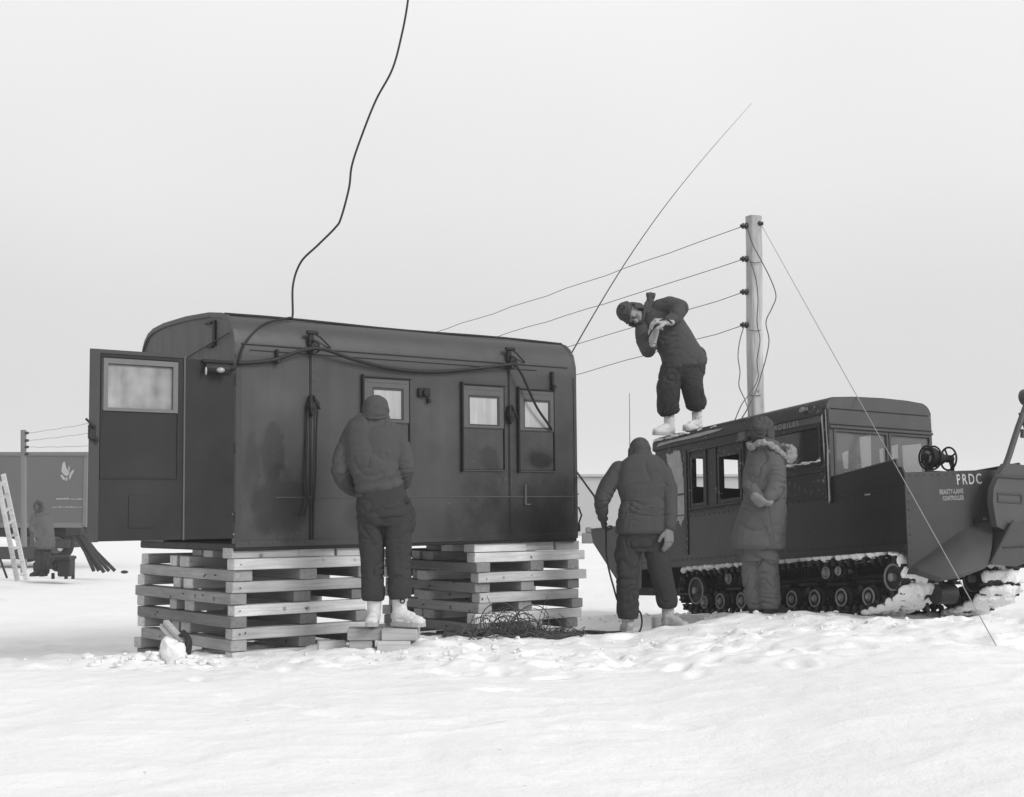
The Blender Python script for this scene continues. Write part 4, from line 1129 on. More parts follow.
# ---- figure at the shelter window, seen from behind, standing on a stack of short blocks
Y1 = 11.3
J = W3(0, dict(neck=(374, 422, .02), chest=(374, 452, .0), pelvis=(382, 505, -.05), shl=(355, 445, .03), shr=(395, 444, .03), ell=(340, 473, -.02), elr=(407, 472, -.02), wrl=(354, 488, .22), wrr=(401, 487, .24),
               hipl=(371, 512, -.04), hipr=(396, 510, -.04), knl=(373, 558, -.02), knr=(399, 556, .0), anl=(375, 608, .0), anr=(401, 605, .0)), Y1)
def jk(g):
    c = lambda px, py, dy=0: at(px, py, Y1 + dy)
    g.loft([(c(376, 417, .05), .09, .085), (c(375, 420, .04), .15, .10), (c(374, 424, .03), .20, .115), (c(373.5, 430, .01), .228, .135), (c(373, 441, .0), .235, .15), (c(373.5, 455, -.02), .225, .158), (c(375, 466, -.02), .205, .15), (c(377.5, 474, -.02), .188, .145), (c(378, 478, -.02), .20, .15), (c(378.5, 481.5, -.02), .184, .14), (c(379, 485, -.02), .198, .148), (c(379.5, 488, -.01), .18, .138), (c(380, 491.5, 0), .195, .148), (c(380, 496, 0), .20, .15), (c(380, 498, 0), .18, .135)], (1, 0, 0))
    g.chain([c(353, 434, .03), c(344, 452, .0), c(339.5, 471, -.03), c(347, 485, .10), c(356, 492, .24)], [.085, .078, .076, .066, .054])
    g.chain([c(395, 434, .03), c(402, 451, .0), c(405, 468, -.03), c(404, 481, .08), c(399, 490, .24)], [.085, .078, .072, .062, .054])
    g.loft([(c(375.5, 424, .03), .12, .11), (c(375.5, 418, .04), .118, .11), (c(375.5, 415, .05), .11, .105)], (1, 0, 0))
def tr(g):
    c = lambda px, py, dy=0: at(px, py, Y1 + dy)
    g.loft([(c(381, 486, 0), .185, .14), (c(382, 500, -.02), .208, .15), (c(383, 516, -.03), .215, .155), (c(384, 524, -.02), .19, .13)], (1, 0, 0))
    g.loft([(c(371, 512, -.02), .108, .13), (c(371, 530, -.02), .104, .115), (c(372, 556, -.01), .09, .10), (c(372.5, 580, 0), .086, .094), (c(373, 595, 0), .09, .098), (c(373, 600, 0), .08, .088)], (1, 0, 0))
    g.loft([(c(397, 510, -.02), .108, .13), (c(398, 530, -.02), .11, .118), (c(399, 556, 0), .096, .108), (c(400, 578, 0), .09, .10), (c(400, 592, 0), .092, .102), (c(400, 598, 0), .08, .09)], (1, 0, 0))
    g.loft([(c(404, 500, .03), .05, .08), (c(406, 513, .03), .072, .095), (c(406, 528, .03), .07, .09), (c(404, 533, .03), .05, .07)], (1, .3, 0))
p1 = at(388, 628, Y1)
def ex(root, P, m):
    g = G()
    g.ell(P(0, -.02, .005), (.115, .13, .125), m); g.ell(P(0, -.05, -.05), (.105, .10, .085), m); g.ell(P(.07, -.02, -.03), (.03, .06, .07), m); g.ell(P(-.07, -.02, -.03), (.03, .06, .07), m)
    blob('cap', g, M['jacket'], root, .007, 4, fold_fn(.006, 3))
    g = G(); c = lambda px, py, dy=0: at(px, py, Y1 + dy)
    g.torus(c(380, 489, -.0), (0, .0, 1), .17, .018, 30, 8)
    for (x0, y0, x1, y1, dy) in ((362, 421.5, 387, 421.5, -.075), (363, 416, 386, 416.5, -.085)):
        q = G(); q.tube(spline([c(x0, y0, dy + .05), c((x0 + x1) / 2 - 5, y0 + 2, dy - .0), c((x0 + x1) / 2 + 5, y0 + 2, dy - .0), c(x1, y1, dy + .05)], 5), .012, 7); q.build('hood_roll', M['jacket'], root, True, True)
    q = G(); q.torus(c(402.5, 601, -.085), (.1, -1, 0), .017, .006, 14, 6); q.build('boot_buckle', M['van_dark'], root, True, True)
    q = G(); q.bbox(c(398, 501.5, -.12) - V((.0, 0, .012)), c(411, 500.5, -.02) + V((.0, 0, .022)), .01); q.build('pocket_flap', M['trouser'], root, False, True)
    q = G(); q.tube([c(393, 505, -.13), c(397, 501, -.15), c(401, 506, -.14)], .006, 6); q.build('strap', M['jacket2'], root, True, True)
person('person in short dark jacket stooping at the shelter window, seen from behind on wooden blocks', p1, J, at(376, 412, Y1 + .09), (-.02, .35, .94), (0, 1, -.4), jk, M['jacket'], 1, tr, M['trouser'],
       [(at(374, 607, Y1), at(371.5, 626, Y1 - .16), (0, 0, 1), .88, .12), (at(400, 604, Y1), V((at(423, 625.5, Y1).x, Y1 - .09, at(423, 625.5, Y1).z)), (0, 0, 1), .93, .12)], M['boot'],
       [(J['wrl'], (.35, .8, -.2), (.6, -.2, -.3), (0, 0, 1), .5, 1.0, M['glove_dark']), (J['wrr'], (-.35, .8, -.2), (-.6, -.2, -.3), (0, 0, 1), .5, 1.0, M['glove_dark'])], M['glove_dark'], ex)

# ---- figure in the middle, back to us, hauling the cable
Y2 = 12.9
J = W3(0, dict(neck=(640, 460, 0), chest=(641, 482, 0), pelvis=(643, 525, 0), shl=(619, 479, 0), shr=(663, 480, 0), ell=(602, 497, .0), elr=(669, 503, -.05), wrl=(603, 518, .12), wrr=(669, 529, -.14),
               hipl=(632, 535, 0), hipr=(654, 535, 0), knl=(628, 578, -.03), knr=(661, 575, .0), anl=(628, 620, 0), anr=(668, 606, .1)), Y2)
def jk(g):
    c = lambda px, py, dy=0: at(px, py, Y2 + dy)
    g.loft([(c(640, 456, .02), .10, .09), (c(640.5, 459, .01), .16, .11), (c(641, 463, 0), .215, .125), (c(641.5, 469, 0), .243, .14), (c(642, 482, 0), .24, .15), (c(643, 495, 0), .212, .142), (c(644, 499, 0), .205, .14), (c(644, 502, 0), .212, .145), (c(644.5, 509, 0), .24, .16), (c(645, 521, 0), .265, .17), (c(645.5, 531, 0), .28, .178), (c(645.5, 534, 0), .268, .165)], (1, 0, 0))
    g.chain([c(619, 470, 0), c(609, 484, 0), c(602, 499, .0), c(601.5, 509, .05), c(603, 517, .1)], [.085, .08, .074, .062, .052])
    g.chain([c(663, 474, 0), c(668.5, 488, -.02), c(669, 502, -.05), c(670, 514, -.1), c(669.5, 526, -.13)], [.085, .08, .074, .066, .056])
    g.loft([(c(640, 463, .0), .10, .09), (c(639.5, 456, .02), .098, .095)], (1, 0, 0))
def tr(g):
    c = lambda px, py, dy=0: at(px, py, Y2 + dy)
    g.loft([(c(643, 520, 0), .2, .14), (c(643, 532, 0), .225, .15), (c(643, 546, 0), .225, .15), (c(643, 552, 0), .19, .13)], (1, 0, 0))
    g.loft([(c(630, 538, 0), .118, .13), (c(628, 555, 0), .114, .125), (c(627.5, 578, -.02), .10, .11), (c(628, 600, 0), .098, .108), (c(628.5, 612, 0), .103, .112), (c(628.5, 618, 0), .085, .1)], (1, 0, 0))
    g.loft([(c(655, 536, 0), .118, .13), (c(657, 555, .0), .112, .122), (c(661, 574, .02), .098, .108), (c(665, 590, .06), .092, .10), (c(667, 601, .09), .096, .104), (c(667.5, 606, .1), .08, .09)], (1, 0, 0))
    g.loft([(c(620, 545, .0), .03, .07), (c(619, 556, .0), .05, .095), (c(620, 568, 0), .035, .07)], (1, 0, 0))
def ex(root, P, m):
    g = G()
    g.ell(P(0, -.015, .035), (.096, .115, .108), m); g.ell(P(0, -.06, -.03), (.08, .06, .07), m)
    for s in (-1, 1): g.loft([(P(s * .085, -.01, .04), .018, .05), (P(s * .09, -.005, -.03), .02, .048), (P(s * .088, .0, -.085), .015, .03)], m @ V((1, 0, 0)))
    g.caps(P(0, .09, .06), .03, P(0, .11, .05), .02)
    blob('cap', g, M['cap'], root, .007, 4, fold_fn(.005, 8))
    g = G(); c = lambda px, py, dy=0: at(px, py, Y2 + dy)
    q = G(); q.loft([(c(644, 498.2, 0), .212, .146), (c(644, 501, 0), .212, .146)], (1, 0, 0)); blob('waist_band', q, M['jacket'], root, .01, 2, fold_fn(.004, 4))
person('person in belted dark jacket seen from behind, hauling a black cable with one hand', at(642, 632, Y2), J, at(639.5, 453, Y2 + .05), (-.04, .3, .95), (-.25, 1, -.35), jk, M['jacket2'], 4, tr, M['trouser'],
       [(at(628, 620, Y2), at(628, 635, Y2 - .2) + V((.0, .40, 0)), (0, 0, 1), .9, .1), (at(668, 606, Y2 + .1), at(676, 628, Y2 + .1) + V((.06, -.12, .0)), (0, 0, 1), .9, .1)], M['boot_grey'],
       [(J['wrl'], (.15, .3, -.9), (.9, .3, .1), (0, 1, 0), .75, 1.05, M['glove_dark']), (J['wrr'], (-.02, -.05, -1), (-.6, .7, 0), (-.5, -.8, 0), .28, 1.2, M['glove_mid'])], M['glove_dark'], ex)

# ---- figure in the long parka, hands clasped behind the back
Y3 = 12.95
J = W3(0, dict(neck=(762, 444, .03), chest=(763, 468, .0), pelvis=(760, 525, 0), shl=(756, 458, .06), shr=(770, 458, -.08), ell=(750, 486, .0), elr=(775, 486, -.13), wrl=(760, 498, -.2), wrr=(768, 499, -.24),
               hipl=(752, 535, .06), hipr=(766, 535, -.04), knl=(754, 572, .06), knr=(768, 572, -.04), anl=(755, 606, .06), anr=(770, 606, -.04)), Y3)
def jk(g):
    c = lambda px, py, dy=0: at(px, py, Y3 + dy)
    l = (.9, -.44, 0)
    g.loft([(c(764, 440, .03), .09, .09), (c(765, 446, .01), .14, .11), (c(766, 454, 0), .17, .14), (c(766, 472, 0), .178, .165), (c(766, 495, 0), .185, .17), (c(763.5, 512, 0), .21, .18), (c(759.5, 532, 0), .243, .19), (c(758, 545, 0), .26, .2), (c(758, 549, 0), .245, .185)], l)
    g.chain([c(771, 456, -.08), c(775, 470, -.11), c(775.5, 485, -.14), c(773, 493, -.19), c(769, 498, -.24)], [.09, .095, .09, .078, .06])
    g.chain([c(755, 459, .06), c(751, 474, .04), c(750, 486, -.04), c(754, 494, -.13), c(761, 499, -.21)], [.08, .075, .07, .062, .052])
def tr(g):
    c = lambda px, py, dy=0: at(px, py, Y3 + dy)
    l = (.9, -.44, 0)
    g.loft([(c(759, 525, 0), .18, .15), (c(759, 545, 0), .195, .155), (c(760, 560, 0), .18, .14)], l)
    g.loft([(c(752, 545, .05), .10, .12), (c(753, 570, .05), .10, .11), (c(755, 592, .05), .098, .105), (c(756, 604, .05), .095, .10), (c(756, 608, .05), .07, .08)], l)
    g.loft([(c(768, 545, -.03), .10, .12), (c(768, 570, -.03), .10, .11), (c(769, 592, -.03), .095, .105), (c(770, 604, -.03), .09, .10), (c(770, 608, -.03), .07, .08)], l)
def ex(root, P, m):
    g = G()
    g.ell(P(0, -.012, .05), (.10, .122, .10), m); g.ell(P(0, -.07, -.01), (.085, .06, .08), m)
    g.loft([(P(0, -.02, .0), .102, .122), (P(0, -.02, .035), .104, .124)], m @ V((1, 0, 0)))
    g.caps(P(0, .10, .05), .035, P(0, .125, .045), .02)
    blob('cap', g, M['cap'], root, .007, 4, fold_fn(.006, 2))
    g = G()
    g.loft([(P(-.09, -.0, .02), .018, .055), (P(-.096, .0, -.06), .022, .05), (P(-.092, .01, -.11), .016, .03)], m @ V((1, 0, 0)))
    blob('ear_flap', g, M['cap'], root, .007, 3, fold_fn(.004, 2)); g = G()
    g.loft([(P(.09, -.0, .02), .018, .055), (P(.096, .0, -.06), .022, .05), (P(.092, .01, -.11), .016, .03)], m @ V((1, 0, 0)))
    blob('ear_flap', g, M['cap'], root, .007, 3, fold_fn(.004, 2))
    c = lambda px, py, dy=0: at(px, py, Y3 + dy)
    g = G()
    ringp = spline([c(752, 447, -.08), c(761, 442.5, -.15), c(771, 445, -.16), c(780, 452, -.13), c(788, 459, -.03), c(791, 452, .08), c(780, 446, .15), c(762, 443, .17), c(750, 444, .08)], 6, True)
    for i, p in enumerate(ringp):
        r = .027 + .006 * math.sin(i * 1.7)
        k = abs((i / len(ringp)) - .5)
        g.ell(p, r * (1.9 if .44 < i / len(ringp) < .62 else 1), n=12, m=8)
    q = blob('fur_ruff', g, M['fur'], root, .009, 2, lambda p, n: .012 * noise.noise(p * 30) + .008 * noise.noise(p * 70))
    # cut cuffs
    g = G()
    g.chain([c(756, 497, -.19), c(763, 501, -.24), c(770, 503, -.27)], [.05, .044, .03]); g.chain([c(776, 493, -.2), c(770, 499, -.25)], [.05, .045])
    blob('cuff', g, mat('cuff_knit', .22, .95, .3, 20, .2, 200, .5), root, .007, 2, fold_fn(.006, 12, 2, 20))
    # drawstring and seam of the coat
    g = G(); g.tube(spline([c(770, 503, -.27), c(771, 520, -.24), c(774, 535, -.24), c(775, 545, -.25)], 4), .006, 6); g.build('seam', M['parka'], root, True, True)
hips = [(J['wrl'], (.9, -.1, -.35), (0, 1, 0), (0, 0, 1), .6, .88, M['glove_mid']), (J['wrr'], (-.8, -.1, -.35), (.1, 1, 0), (0, 0, 1), .6, .9, M['glove_mid'])]
person('person in long fur-hooded parka standing beside the tracked vehicle with hands clasped behind', at(760, 612, Y3), J, at(763, 432, Y3 + .03), (.05, .1, 1), (.72, .65, -.1), jk, M['parka'], 7, tr, M['trouser_light'],
       [(at(756, 606, Y3 + .05), V((at(770, 616, Y3).x, Y3 + .15, at(760, 616, Y3).z)), (0, 0, 1), .95, .08), (at(770, 606, Y3 - .03), V((at(786, 617, Y3).x, Y3 + .03, at(770, 617, Y3).z)), (0, 0, 1), .95, .08)], M['boot_dark'],
       hips, M['glove'], ex, hscale=.94, jamp=.006, tamp=.011)

# ---- figure on the cab roof, bent over sideways
rp_ = ww(-2.5, .05, 1.93)
Y4 = 15.5
def s4(px, py, dy=0): return at(px, py, Y4 + dy)
FL = ww(-2.72, .12, 1.962); FR = ww(-2.28, .14, 1.966)
J = dict(neck=s4(650, 312), chest=s4(664, 325), pelvis=s4(682, 358), shl=s4(646, 324, .02), shr=s4(661, 306, -.05), ell=s4(647, 350, -.1), elr=s4(684, 309, -.2), wrl=s4(653, 340, -.28), wrr=s4(667, 322, -.32),
         hipl=s4(673, 366, 0), hipr=s4(690, 364, 0), knl=s4(667, 388, -.08), knr=s4(693, 386, -.08), anl=V((FL.x, FL.y, FL.z + .12)), anr=V((FR.x, FR.y, FR.z + .12)))
J['anl'] = s4(669, 417, -.02); J['anr'] = s4(697, 411, -.02)
def jk(g):
    ax = (.8, 0, .62)
    g.loft([(s4(643, 313), .06, .07), (s4(648, 315), .12, .10), (s4(656, 319), .19, .14), (s4(666, 328), .215, .17), (s4(674, 340), .215, .18), (s4(680, 352), .225, .18), (s4(684, 362), .25, .195), (s4(684.5, 366), .25, .195), (s4(685, 369), .225, .175)], (.8, 0, .6))
    g.chain([s4(659, 308, -.03), s4(670, 305, -.1), s4(680, 308, -.18), s4(676, 317, -.24), s4(669, 321, -.29)], [.095, .10, .095, .076, .058])
    g.chain([s4(643, 326, .0), s4(643, 338, -.06), s4(648, 350, -.12), s4(652, 346, -.22)], [.085, .09, .085, .062])
    g.chain([s4(640, 318, 0), s4(639, 312, -.02)], [.085, .08])
def tr(g):
    g.loft([(s4(683, 352), .2, .16), (s4(684, 362), .235, .18), (s4(684, 372), .235, .18), (s4(683, 380), .19, .15)], (.97, 0, .12))
    g.loft([(s4(673, 366), .13, .15), (s4(671, 376, -.03), .135, .15), (s4(668, 388, -.07), .125, .14), (s4(668, 402, -.05), .12, .13), (s4(668.5, 411, -.03), .118, .125), (s4(669, 414.5, -.02), .09, .1)], (1, 0, 0))
    g.loft([(s4(691, 364), .13, .15), (s4(691, 376, -.03), .13, .15), (s4(693, 388, -.07), .12, .14), (s4(696, 400, -.05), .12, .13), (s4(697, 406, -.03), .12, .125), (s4(697, 410, -.02), .09, .1)], (1, 0, 0))
    g.ell(s4(698, 358, .05), (.10, .12, .13))
def ex(root, P, m):
    g = G()
    g.ell(P(0, -.025, .085), (.105, .115, .095), m); g.ell(P(0, -.07, .01), (.09, .065, .09), m)
    g.loft([(P(0, -.02, .055), .108, .12), (P(0, -.02, .085), .108, .122)], m @ V((1, 0, 0)))
    g.caps(P(-.05, .085, .07), .022, P(.05, .085, .07), .022)
    blob('cap', g, M['cap'], root, .007, 4, fold_fn(.006, 2))
    g = G(); g.torus(P(.10, .02, .155), m @ V((0, 1, .2)), .032, .012, 18, 6); g.build('ear_flap', M['cap'], root, True, True)
    g = G(); g.loft([(P(-.10, .03, .03), .02, .05), (P(-.105, .04, -.05), .02, .045), (P(-.09, .04, -.10), .015, .03)], m @ V((1, 0, 0))); blob('ear_flap', g, M['cap'], root, .007, 3, fold_fn(.004, 6)); g = G(); g.loft([(P(.10, -.02, .02), .02, .05), (P(.10, -.02, -.05), .02, .045), (P(.09, -.02, -.09), .015, .03)], m @ V((1, 0, 0)))
    blob('ear_flap', g, M['cap'], root, .007, 3, fold_fn(.004, 6))
    g = G(); g.chain([s4(647, 312, -.06), s4(649.5, 303, -.05), s4(651, 296, -.05)], [.05, .045, .045]); g.loft([(s4(650.5, 299, -.05), .045, .045), (s4(651, 293, -.05), .055, .05)], (1, 0, 0)); blob('turned_up_collar', g, M['glove_dark'], root, .008, 2, fold_fn(.006, 9))
    g = G(); g.chain([s4(641, 322, -.08), s4(645, 311, -.1), s4(647, 303, -.08)], [.024, .026, .024]); blob('scarf', g, M['jacket'], root, .008, 2, fold_fn(.008, 9))
    g = G(); g.tube(spline([s4(647, 340, -.33), s4(652, 330, -.36), s4(658, 322, -.38), s4(666, 319, -.38), s4(672, 323, -.35)], 5), .009, 7); g.build('cord', M['dark_steel'], root, True, True)
person('person bent over sideways on the cab roof, working with both gloved hands by the wires', (FL + FR) / 2, J, s4(633.5, 314, -.05), (-.95, -.22, .05), (.12, -.62, -.78), jk, M['jacket'], 11, tr, M['trouser'],
       [(J['anl'], V((s4(655, 435).x, J['anl'].y - .10, ww(-2.86, .05, 1.955).z)), (0, 0, 1), .9, .1), (J['anr'], V((s4(687, 429).x, J['anr'].y - .10, ww(-2.4, .05, 1.965).z)), (0, 0, 1), .9, .1)], M['boot'],
       [(J['wrl'], (.10, -.25, .95), (.6, .5, .1), (-1, 0, 0), .7, 1.45, M['glove']), (J['wrr'], (-.95, -.15, .05), (-.1, .4, -1), (0, -1, .2), .6, 1.4, M['glove'])], M['glove'], ex, hscale=1.1, jamp=.007, tamp=.009)

# ---- distant figure by the trailer
Y5 = 33.0
def s5(px, py, dy=0): return at(px, py, Y5 + dy)
J = dict(neck=s5(40, 512), chest=s5(41, 520), pelvis=s5(42, 540), shl=s5(36, 517), shr=s5(47, 518), ell=s5(33, 528, -.1), elr=s5(50, 532), wrl=s5(35, 536, -.2), wrr=s5(49, 544, -.05), hipl=s5(39, 544), hipr=s5(45, 544), knl=s5(38.5, 558), knr=s5(45, 558), anl=s5(38, 571), anr=s5(45, 571))
def jk(g):
    g.loft([(s5(40, 508), .09, .1), (s5(40.5, 514), .2, .15), (s5(41.5, 522), .26, .18), (s5(42.5, 536), .27, .2), (s5(43, 548), .29, .21), (s5(43, 550), .26, .2)], (1, 0, 0))
    g.chain([J['shl'], J['ell'], J['wrl']], [.11, .1, .07]); g.chain([J['shr'], J['elr'], J['wrr']], [.11, .1, .07])
    g.ell(s5(40, 506, .03), (.15, .16, .17))
def tr(g):
    g.chain([J['hipl'], J['knl'], J['anl']], [.14, .12, .11]); g.chain([J['hipr'], J['knr'], J['anr']], [.14, .12, .11])
def ex5(root, P, m):
    g = G(); g.torus(s5(38.6, 506.5, -.1), (-.35, -1, 0), .11, .045, 20, 8); blob('fur_ruff', g, M['jacket'], root, .03, 1)
person('distant person in hooded parka standing between the ladder and the generator', s5(42, 575), J, s5(39.5, 506), (-.05, 0, 1), (-.5, -.85, -.1), jk, M['parka'], 3, tr, M['trouser'],
       [(J['anl'], V((J['anl'].x - .1, Y5 - .2, s5(38, 576).z)), (0, 0, 1), 1.0, .08), (J['anr'], V((J['anr'].x - .02, Y5 - .22, s5(45, 576).z)), (0, 0, 1), 1.0, .08)], M['boot_dark'],
       [(J['wrl'], (0, -.3, -1), (1, 0, 0), (0, -1, 0), .4, 1.1, None), (J['wrr'], (0, -.1, -1), (-1, 0, 0), (0, -1, 0), .4, 1.1, None)], None, ex5, far=True, jamp=.02, tamp=.02)

# ================================================================== poles, wires, cables
PY = 16.75
pb = at(757.5, 570, PY); pt = at(753.5, 217, PY)
pb.z = ground(pb.x, pb.y) - .15
pole = empty('utility_pole', pb); tag(pole, 'squared wooden pole with four insulators and loose wires beside the tracked vehicle', 'pole', 'wooden poles carrying the wires')
g = G()
secs = []
for i in range(13):
    t = i / 12; c = pb.lerp(pt, t) + V((.004 * math.sin(i * 1.3), 0, 0))
    secs.append((c, .089 - .006 * t, .08 - .005 * t))
g.loft(secs, (.93, .37, 0), 24, 5)
g.build('shaft', M['pole_wood'], pole, 50, True)
g = G(); g.loft([(pt + V((0, 0, -.02)), .0835, .0755), (pt + V((0, 0, .008)), .082, .074)], (.93, .37, 0), 24, 5); g.build('pole_cap', M['pole_wood'], pole, 50, True)
INS = []
for k, py in enumerate((226, 259, 292, 325)):
    t = (py - 217) / (600 - 217); c = at(745, py, PY - .02)
    INS.append(at(741.5, py + .8, PY - .02))
    q = G(); q.cyl(c + V((-.045, 0, 0)), c + V((.06, 0, 0)), .022, n=12); q.cyl(c + V((-.035, 0, 0)), c + V((-.012, 0, 0)), .038, .034, 16); q.cyl(c + V((.0, 0, 0)), c + V((.028, 0, 0)), .042, .032, 16); q.cyl(c + V((-.06, 0, 0)), c + V((-.037, 0, 0)), .02, n=12)
    q.build('insulator', M['ceramic'], pole, 40, True)
c = at(759, 223.5, PY - .05); q = G(); q.cyl(c + V((-.02, 0, 0)), c + V((.035, 0, 0)), .02, n=12); q.cyl(c + V((.0, 0, 0)), c + V((.02, 0, 0)), .034, .028, 16); q.cyl(c + V((.03, 0, 0)), c + V((.05, 0, 0)), .022, n=12); q.build('insulator', M['ceramic'], pole, 40, True)
q = G()
for py in (262, 330, 395): q.tube([at(749, py, PY - .1), at(755, py + 1, PY - .11), at(761, py, PY - .08)], .004, 5)
q.build('wire_band', M['dark_steel'], pole, True, True)

# distant pole of the same line
fb = at(24, 575, 36); ft = at(23.5, 430, 36); fb.z = ground(fb.x, fb.y) - .1
fp = empty('utility_pole', fb); tag(fp, 'distant thin wooden pole standing before the grey trailer', 'pole', 'wooden poles carrying the wires')
g = G(); g.loft([(fb, .07, .07), (ft, .062, .062)], (1, 0, 0), 16, 5); g.build('shaft', mat('grey_pole_wood', .17, .8, .2, 2), fp, 50, True)
FI = []
for k, py in enumerate((433, 440.5, 447, 454)):
    c = at(26.6, py, 36 - .05); FI.append(c + V((.05, 0, 0))); q = G(); q.cyl(c + V((-.03, 0, 0)), c + V((.05, 0, 0)), .035, n=8); q.build('insulator', M['ceramic'], fp, 40, True)
labs = ['topmost overhead wire running from the pole over the shelter roof', 'second overhead wire below the top one, passing over the back of the man on the roof',
        'third overhead wire down, passing behind the man on the roof at his head', 'lowest overhead wire, passing behind the man on the roof at his elbow']
labs = ['topmost overhead wire running from the pole over the shelter roof', 'second wire down, just above the back of the person on the roof', 'third wire down, crossing behind the raised elbow of the person on the roof', 'lowest overhead wire, crossing behind the hips of the person on the roof']
targets = [(437, 330), (500, 336), (560, 346), (575, 372)]
for k in range(4):
    a = INS[k]; b_ = FI[k]
    # sag chosen so that the span hangs as it does where it passes over the shelter
    best = None
    def pt_at(t, sag): 
        p = a.lerp(b_, t); return p + V((0, 0, -4 * sag * t * (1 - t)))
    sag = (.34, .34, .50, .60)[k]
    pts = [pt_at(t / 60, sag) for t in range(61)]
    for i in range(1, 60): pts[i] += V((0, 0, .006 * math.sin(i * 1.9 + k) + .005 * math.sin(i * 4.1)))
    g = G(); g.tube(pts, .0046, 5); o = g.build('overhead_wire', M['wire'], None, True)
    tag(o, labs[k], 'wire', 'overhead wires between the two poles')

def cable(name, pts, r, m, label, cat, k=10, r1=None, group=None, n=8):
    g = G(); g.tube(spline(pts, k), r, n, r1); o = g.build(name, m, None, True); tag(o, label, cat, group); return o
ga = at(998, 624, 9.9); ga.z = ground(ga.x, ga.y) - .02
top = at(762, 226, PY - .05)
cable('guy_wire', [top, top.lerp(ga, .33), top.lerp(ga, .66), ga], .0038, M['wire_light'], 'thin pale guy wire slanting from the pole top down across the vehicle', 'guy wire', 14)
q = G(); q.cyl(ga + V((.02, -.02, -.1)), ga + V((-.008, .01, .015)), .006, n=8); tag(q.build('guy_peg', M['dark_steel']), 'small steel peg in the snow holding the guy wire', 'peg')
P_ = lambda l, Y: [at(px, py, Y) for px, py in l]
def D_(l, Ys):
    n = len(l); return [at(px, py, Ys[0] + (Ys[1] - Ys[0]) * sst(.72, 1, i / (n - 1))) for i, (px, py) in enumerate(l)]
RE = ww(-1.3, -.03, 1.8).y
cable('drop_wire', D_([(748, 230), (753, 245), (762, 262), (771, 280), (776, 296), (772, 308), (766, 322), (769, 340), (766, 358), (762, 372), (757, 388), (750, 404), (742, 418)], (PY - .16, RE)), .0062, M['wire'], 'loose wire looping out to the right of the pole', 'wire', 6)
cable('drop_wire', D_([(750, 260), (756, 280), (758, 300), (757, 322), (760, 340), (757, 360), (758, 378), (751, 392), (742, 404), (735, 420)], (PY - .13, RE)), .0055, M['wire'], 'loose wire hanging straight down the face of the pole', 'wire', 6)
cable('drop_wire', D_([(744, 326), (740, 340), (738, 356), (740, 372), (739, 386), (745, 400), (749, 414), (749, 432)], (PY - .14, RE)), .0055, M['wire'], 'loose wire bowing out to the left of the pole from the lowest insulator', 'wire', 6)

# the long cable let down from above
cable('hanging_cable', [at(430, -160, 12.6), at(414, -60, 12.3)] + [at(px, py, 12.2) for px, py in ((408, 0), (401, 38), (392, 70), (376, 100), (362, 135), (352, 165), (349, 188), (341, 218), (335, 228), (318, 245), (301, 262), (293, 285))] + [vw(.655, .22, 1.955), vw(.60, .18, 1.925), vw(.50, .14, 1.90), vw(.28, .06, 1.83), vw(.08, -.012, 1.66), vw(.01, -.02, 1.50)],
      .0095, M['black'], 'black cable hanging from above and dropping onto the shelter roof', 'cable', 8, n=10)
cable('power_cable', [vw(.0, -.03, 1.485), vw(.3, -.045, 1.525), vw(.69, -.085, 1.645), vw(1.1, -.06, 1.575), vw(1.5, -.04, 1.525), vw(1.95, -.035, 1.52), vw(2.4, -.04, 1.57), vw(2.89, -.085, 1.645)],
      .016, M['black'], 'thick black cable swagged along the side of the shelter between the clamps', 'cable', 10, n=10)
hand_pt = at(606, 525, 13.0)
cable('window_cable', [vw(2.85, -.085, 1.66), vw(2.95, -.10, 1.52), vw(3.13, -.07, 1.26), vw(3.30, -.05, 1.09), vw(3.36, -.03, 1.04)], .0125, M['black'], 'black cable dropping from the far clamp across the last shelter window', 'cable', 8, n=8)
cable('hauled_cable', [vw(3.78, 1.0, 1.25), vw(3.76, .4, .95), at(577.5, 473, 13.75), at(588, 487.5, 13.4), at(596, 499, 13.1), at(602, 513, 12.98), hand_pt], .0095, M['black'], 'black cable coming round the back corner of the shelter to the hauling hand', 'cable', 8, n=8)
cable('trailing_cable', [hand_pt, at(606, 540, 12.95), at(607, 560, 12.9), at(613, 585, 12.85), at(621, 606, 12.95), at(640, 612, 13.1), V((1.12, 12.75, ground(1.12, 12.75) + .02)), V((.8, 12.55, ground(.8, 12.55) + .02)), V((.55, 12.4, ground(.55, 12.4) + .02)), V((.3, 12.3, ground(.3, 12.3) + .03))], .0085, M['black'], 'black cable trailing from the hauling hand to the tangled heap', 'cable', 8)
cable('snow_cable', [V((x, y, ground(x, y) + .025)) for x, y in ((.98, 12.85), (.86, 12.72), (.78, 12.5), (.62, 12.5), (.45, 12.36), (.2, 12.35))], .012, M['black'], 'thick dark cable lying on the snow left of the hauling person', 'cable', 8)
# whip aerial at the back of the shelter
wa = vw(3.73, .15, 1.74); wt = at(752, 103, 14.4)
aer = empty('whip_aerial', wa); tag(aer, 'long thin whip aerial leaning away from the far end of the shelter', 'aerial')
g = G(); g.tube([wa + (wt - wa) * (i / 20) + V((-.10 * math.sin(math.pi * i / 20), 0, .05 * math.sin(math.pi * i / 20))) for i in range(21)], .0075, 7, .0015); g.build('rod', M['wire'], aer, True, True)
g = G(); g.cyl(wa + V((-.03, 0, -.15)), wa + (wt - wa).normalized() * .08, .022, n=10); g.bbox(wa + V((-.06, -.03, -.12)), wa + V((.0, .03, -.04)), .006); g.build('mount', M['dark_steel'], aer, False, True)
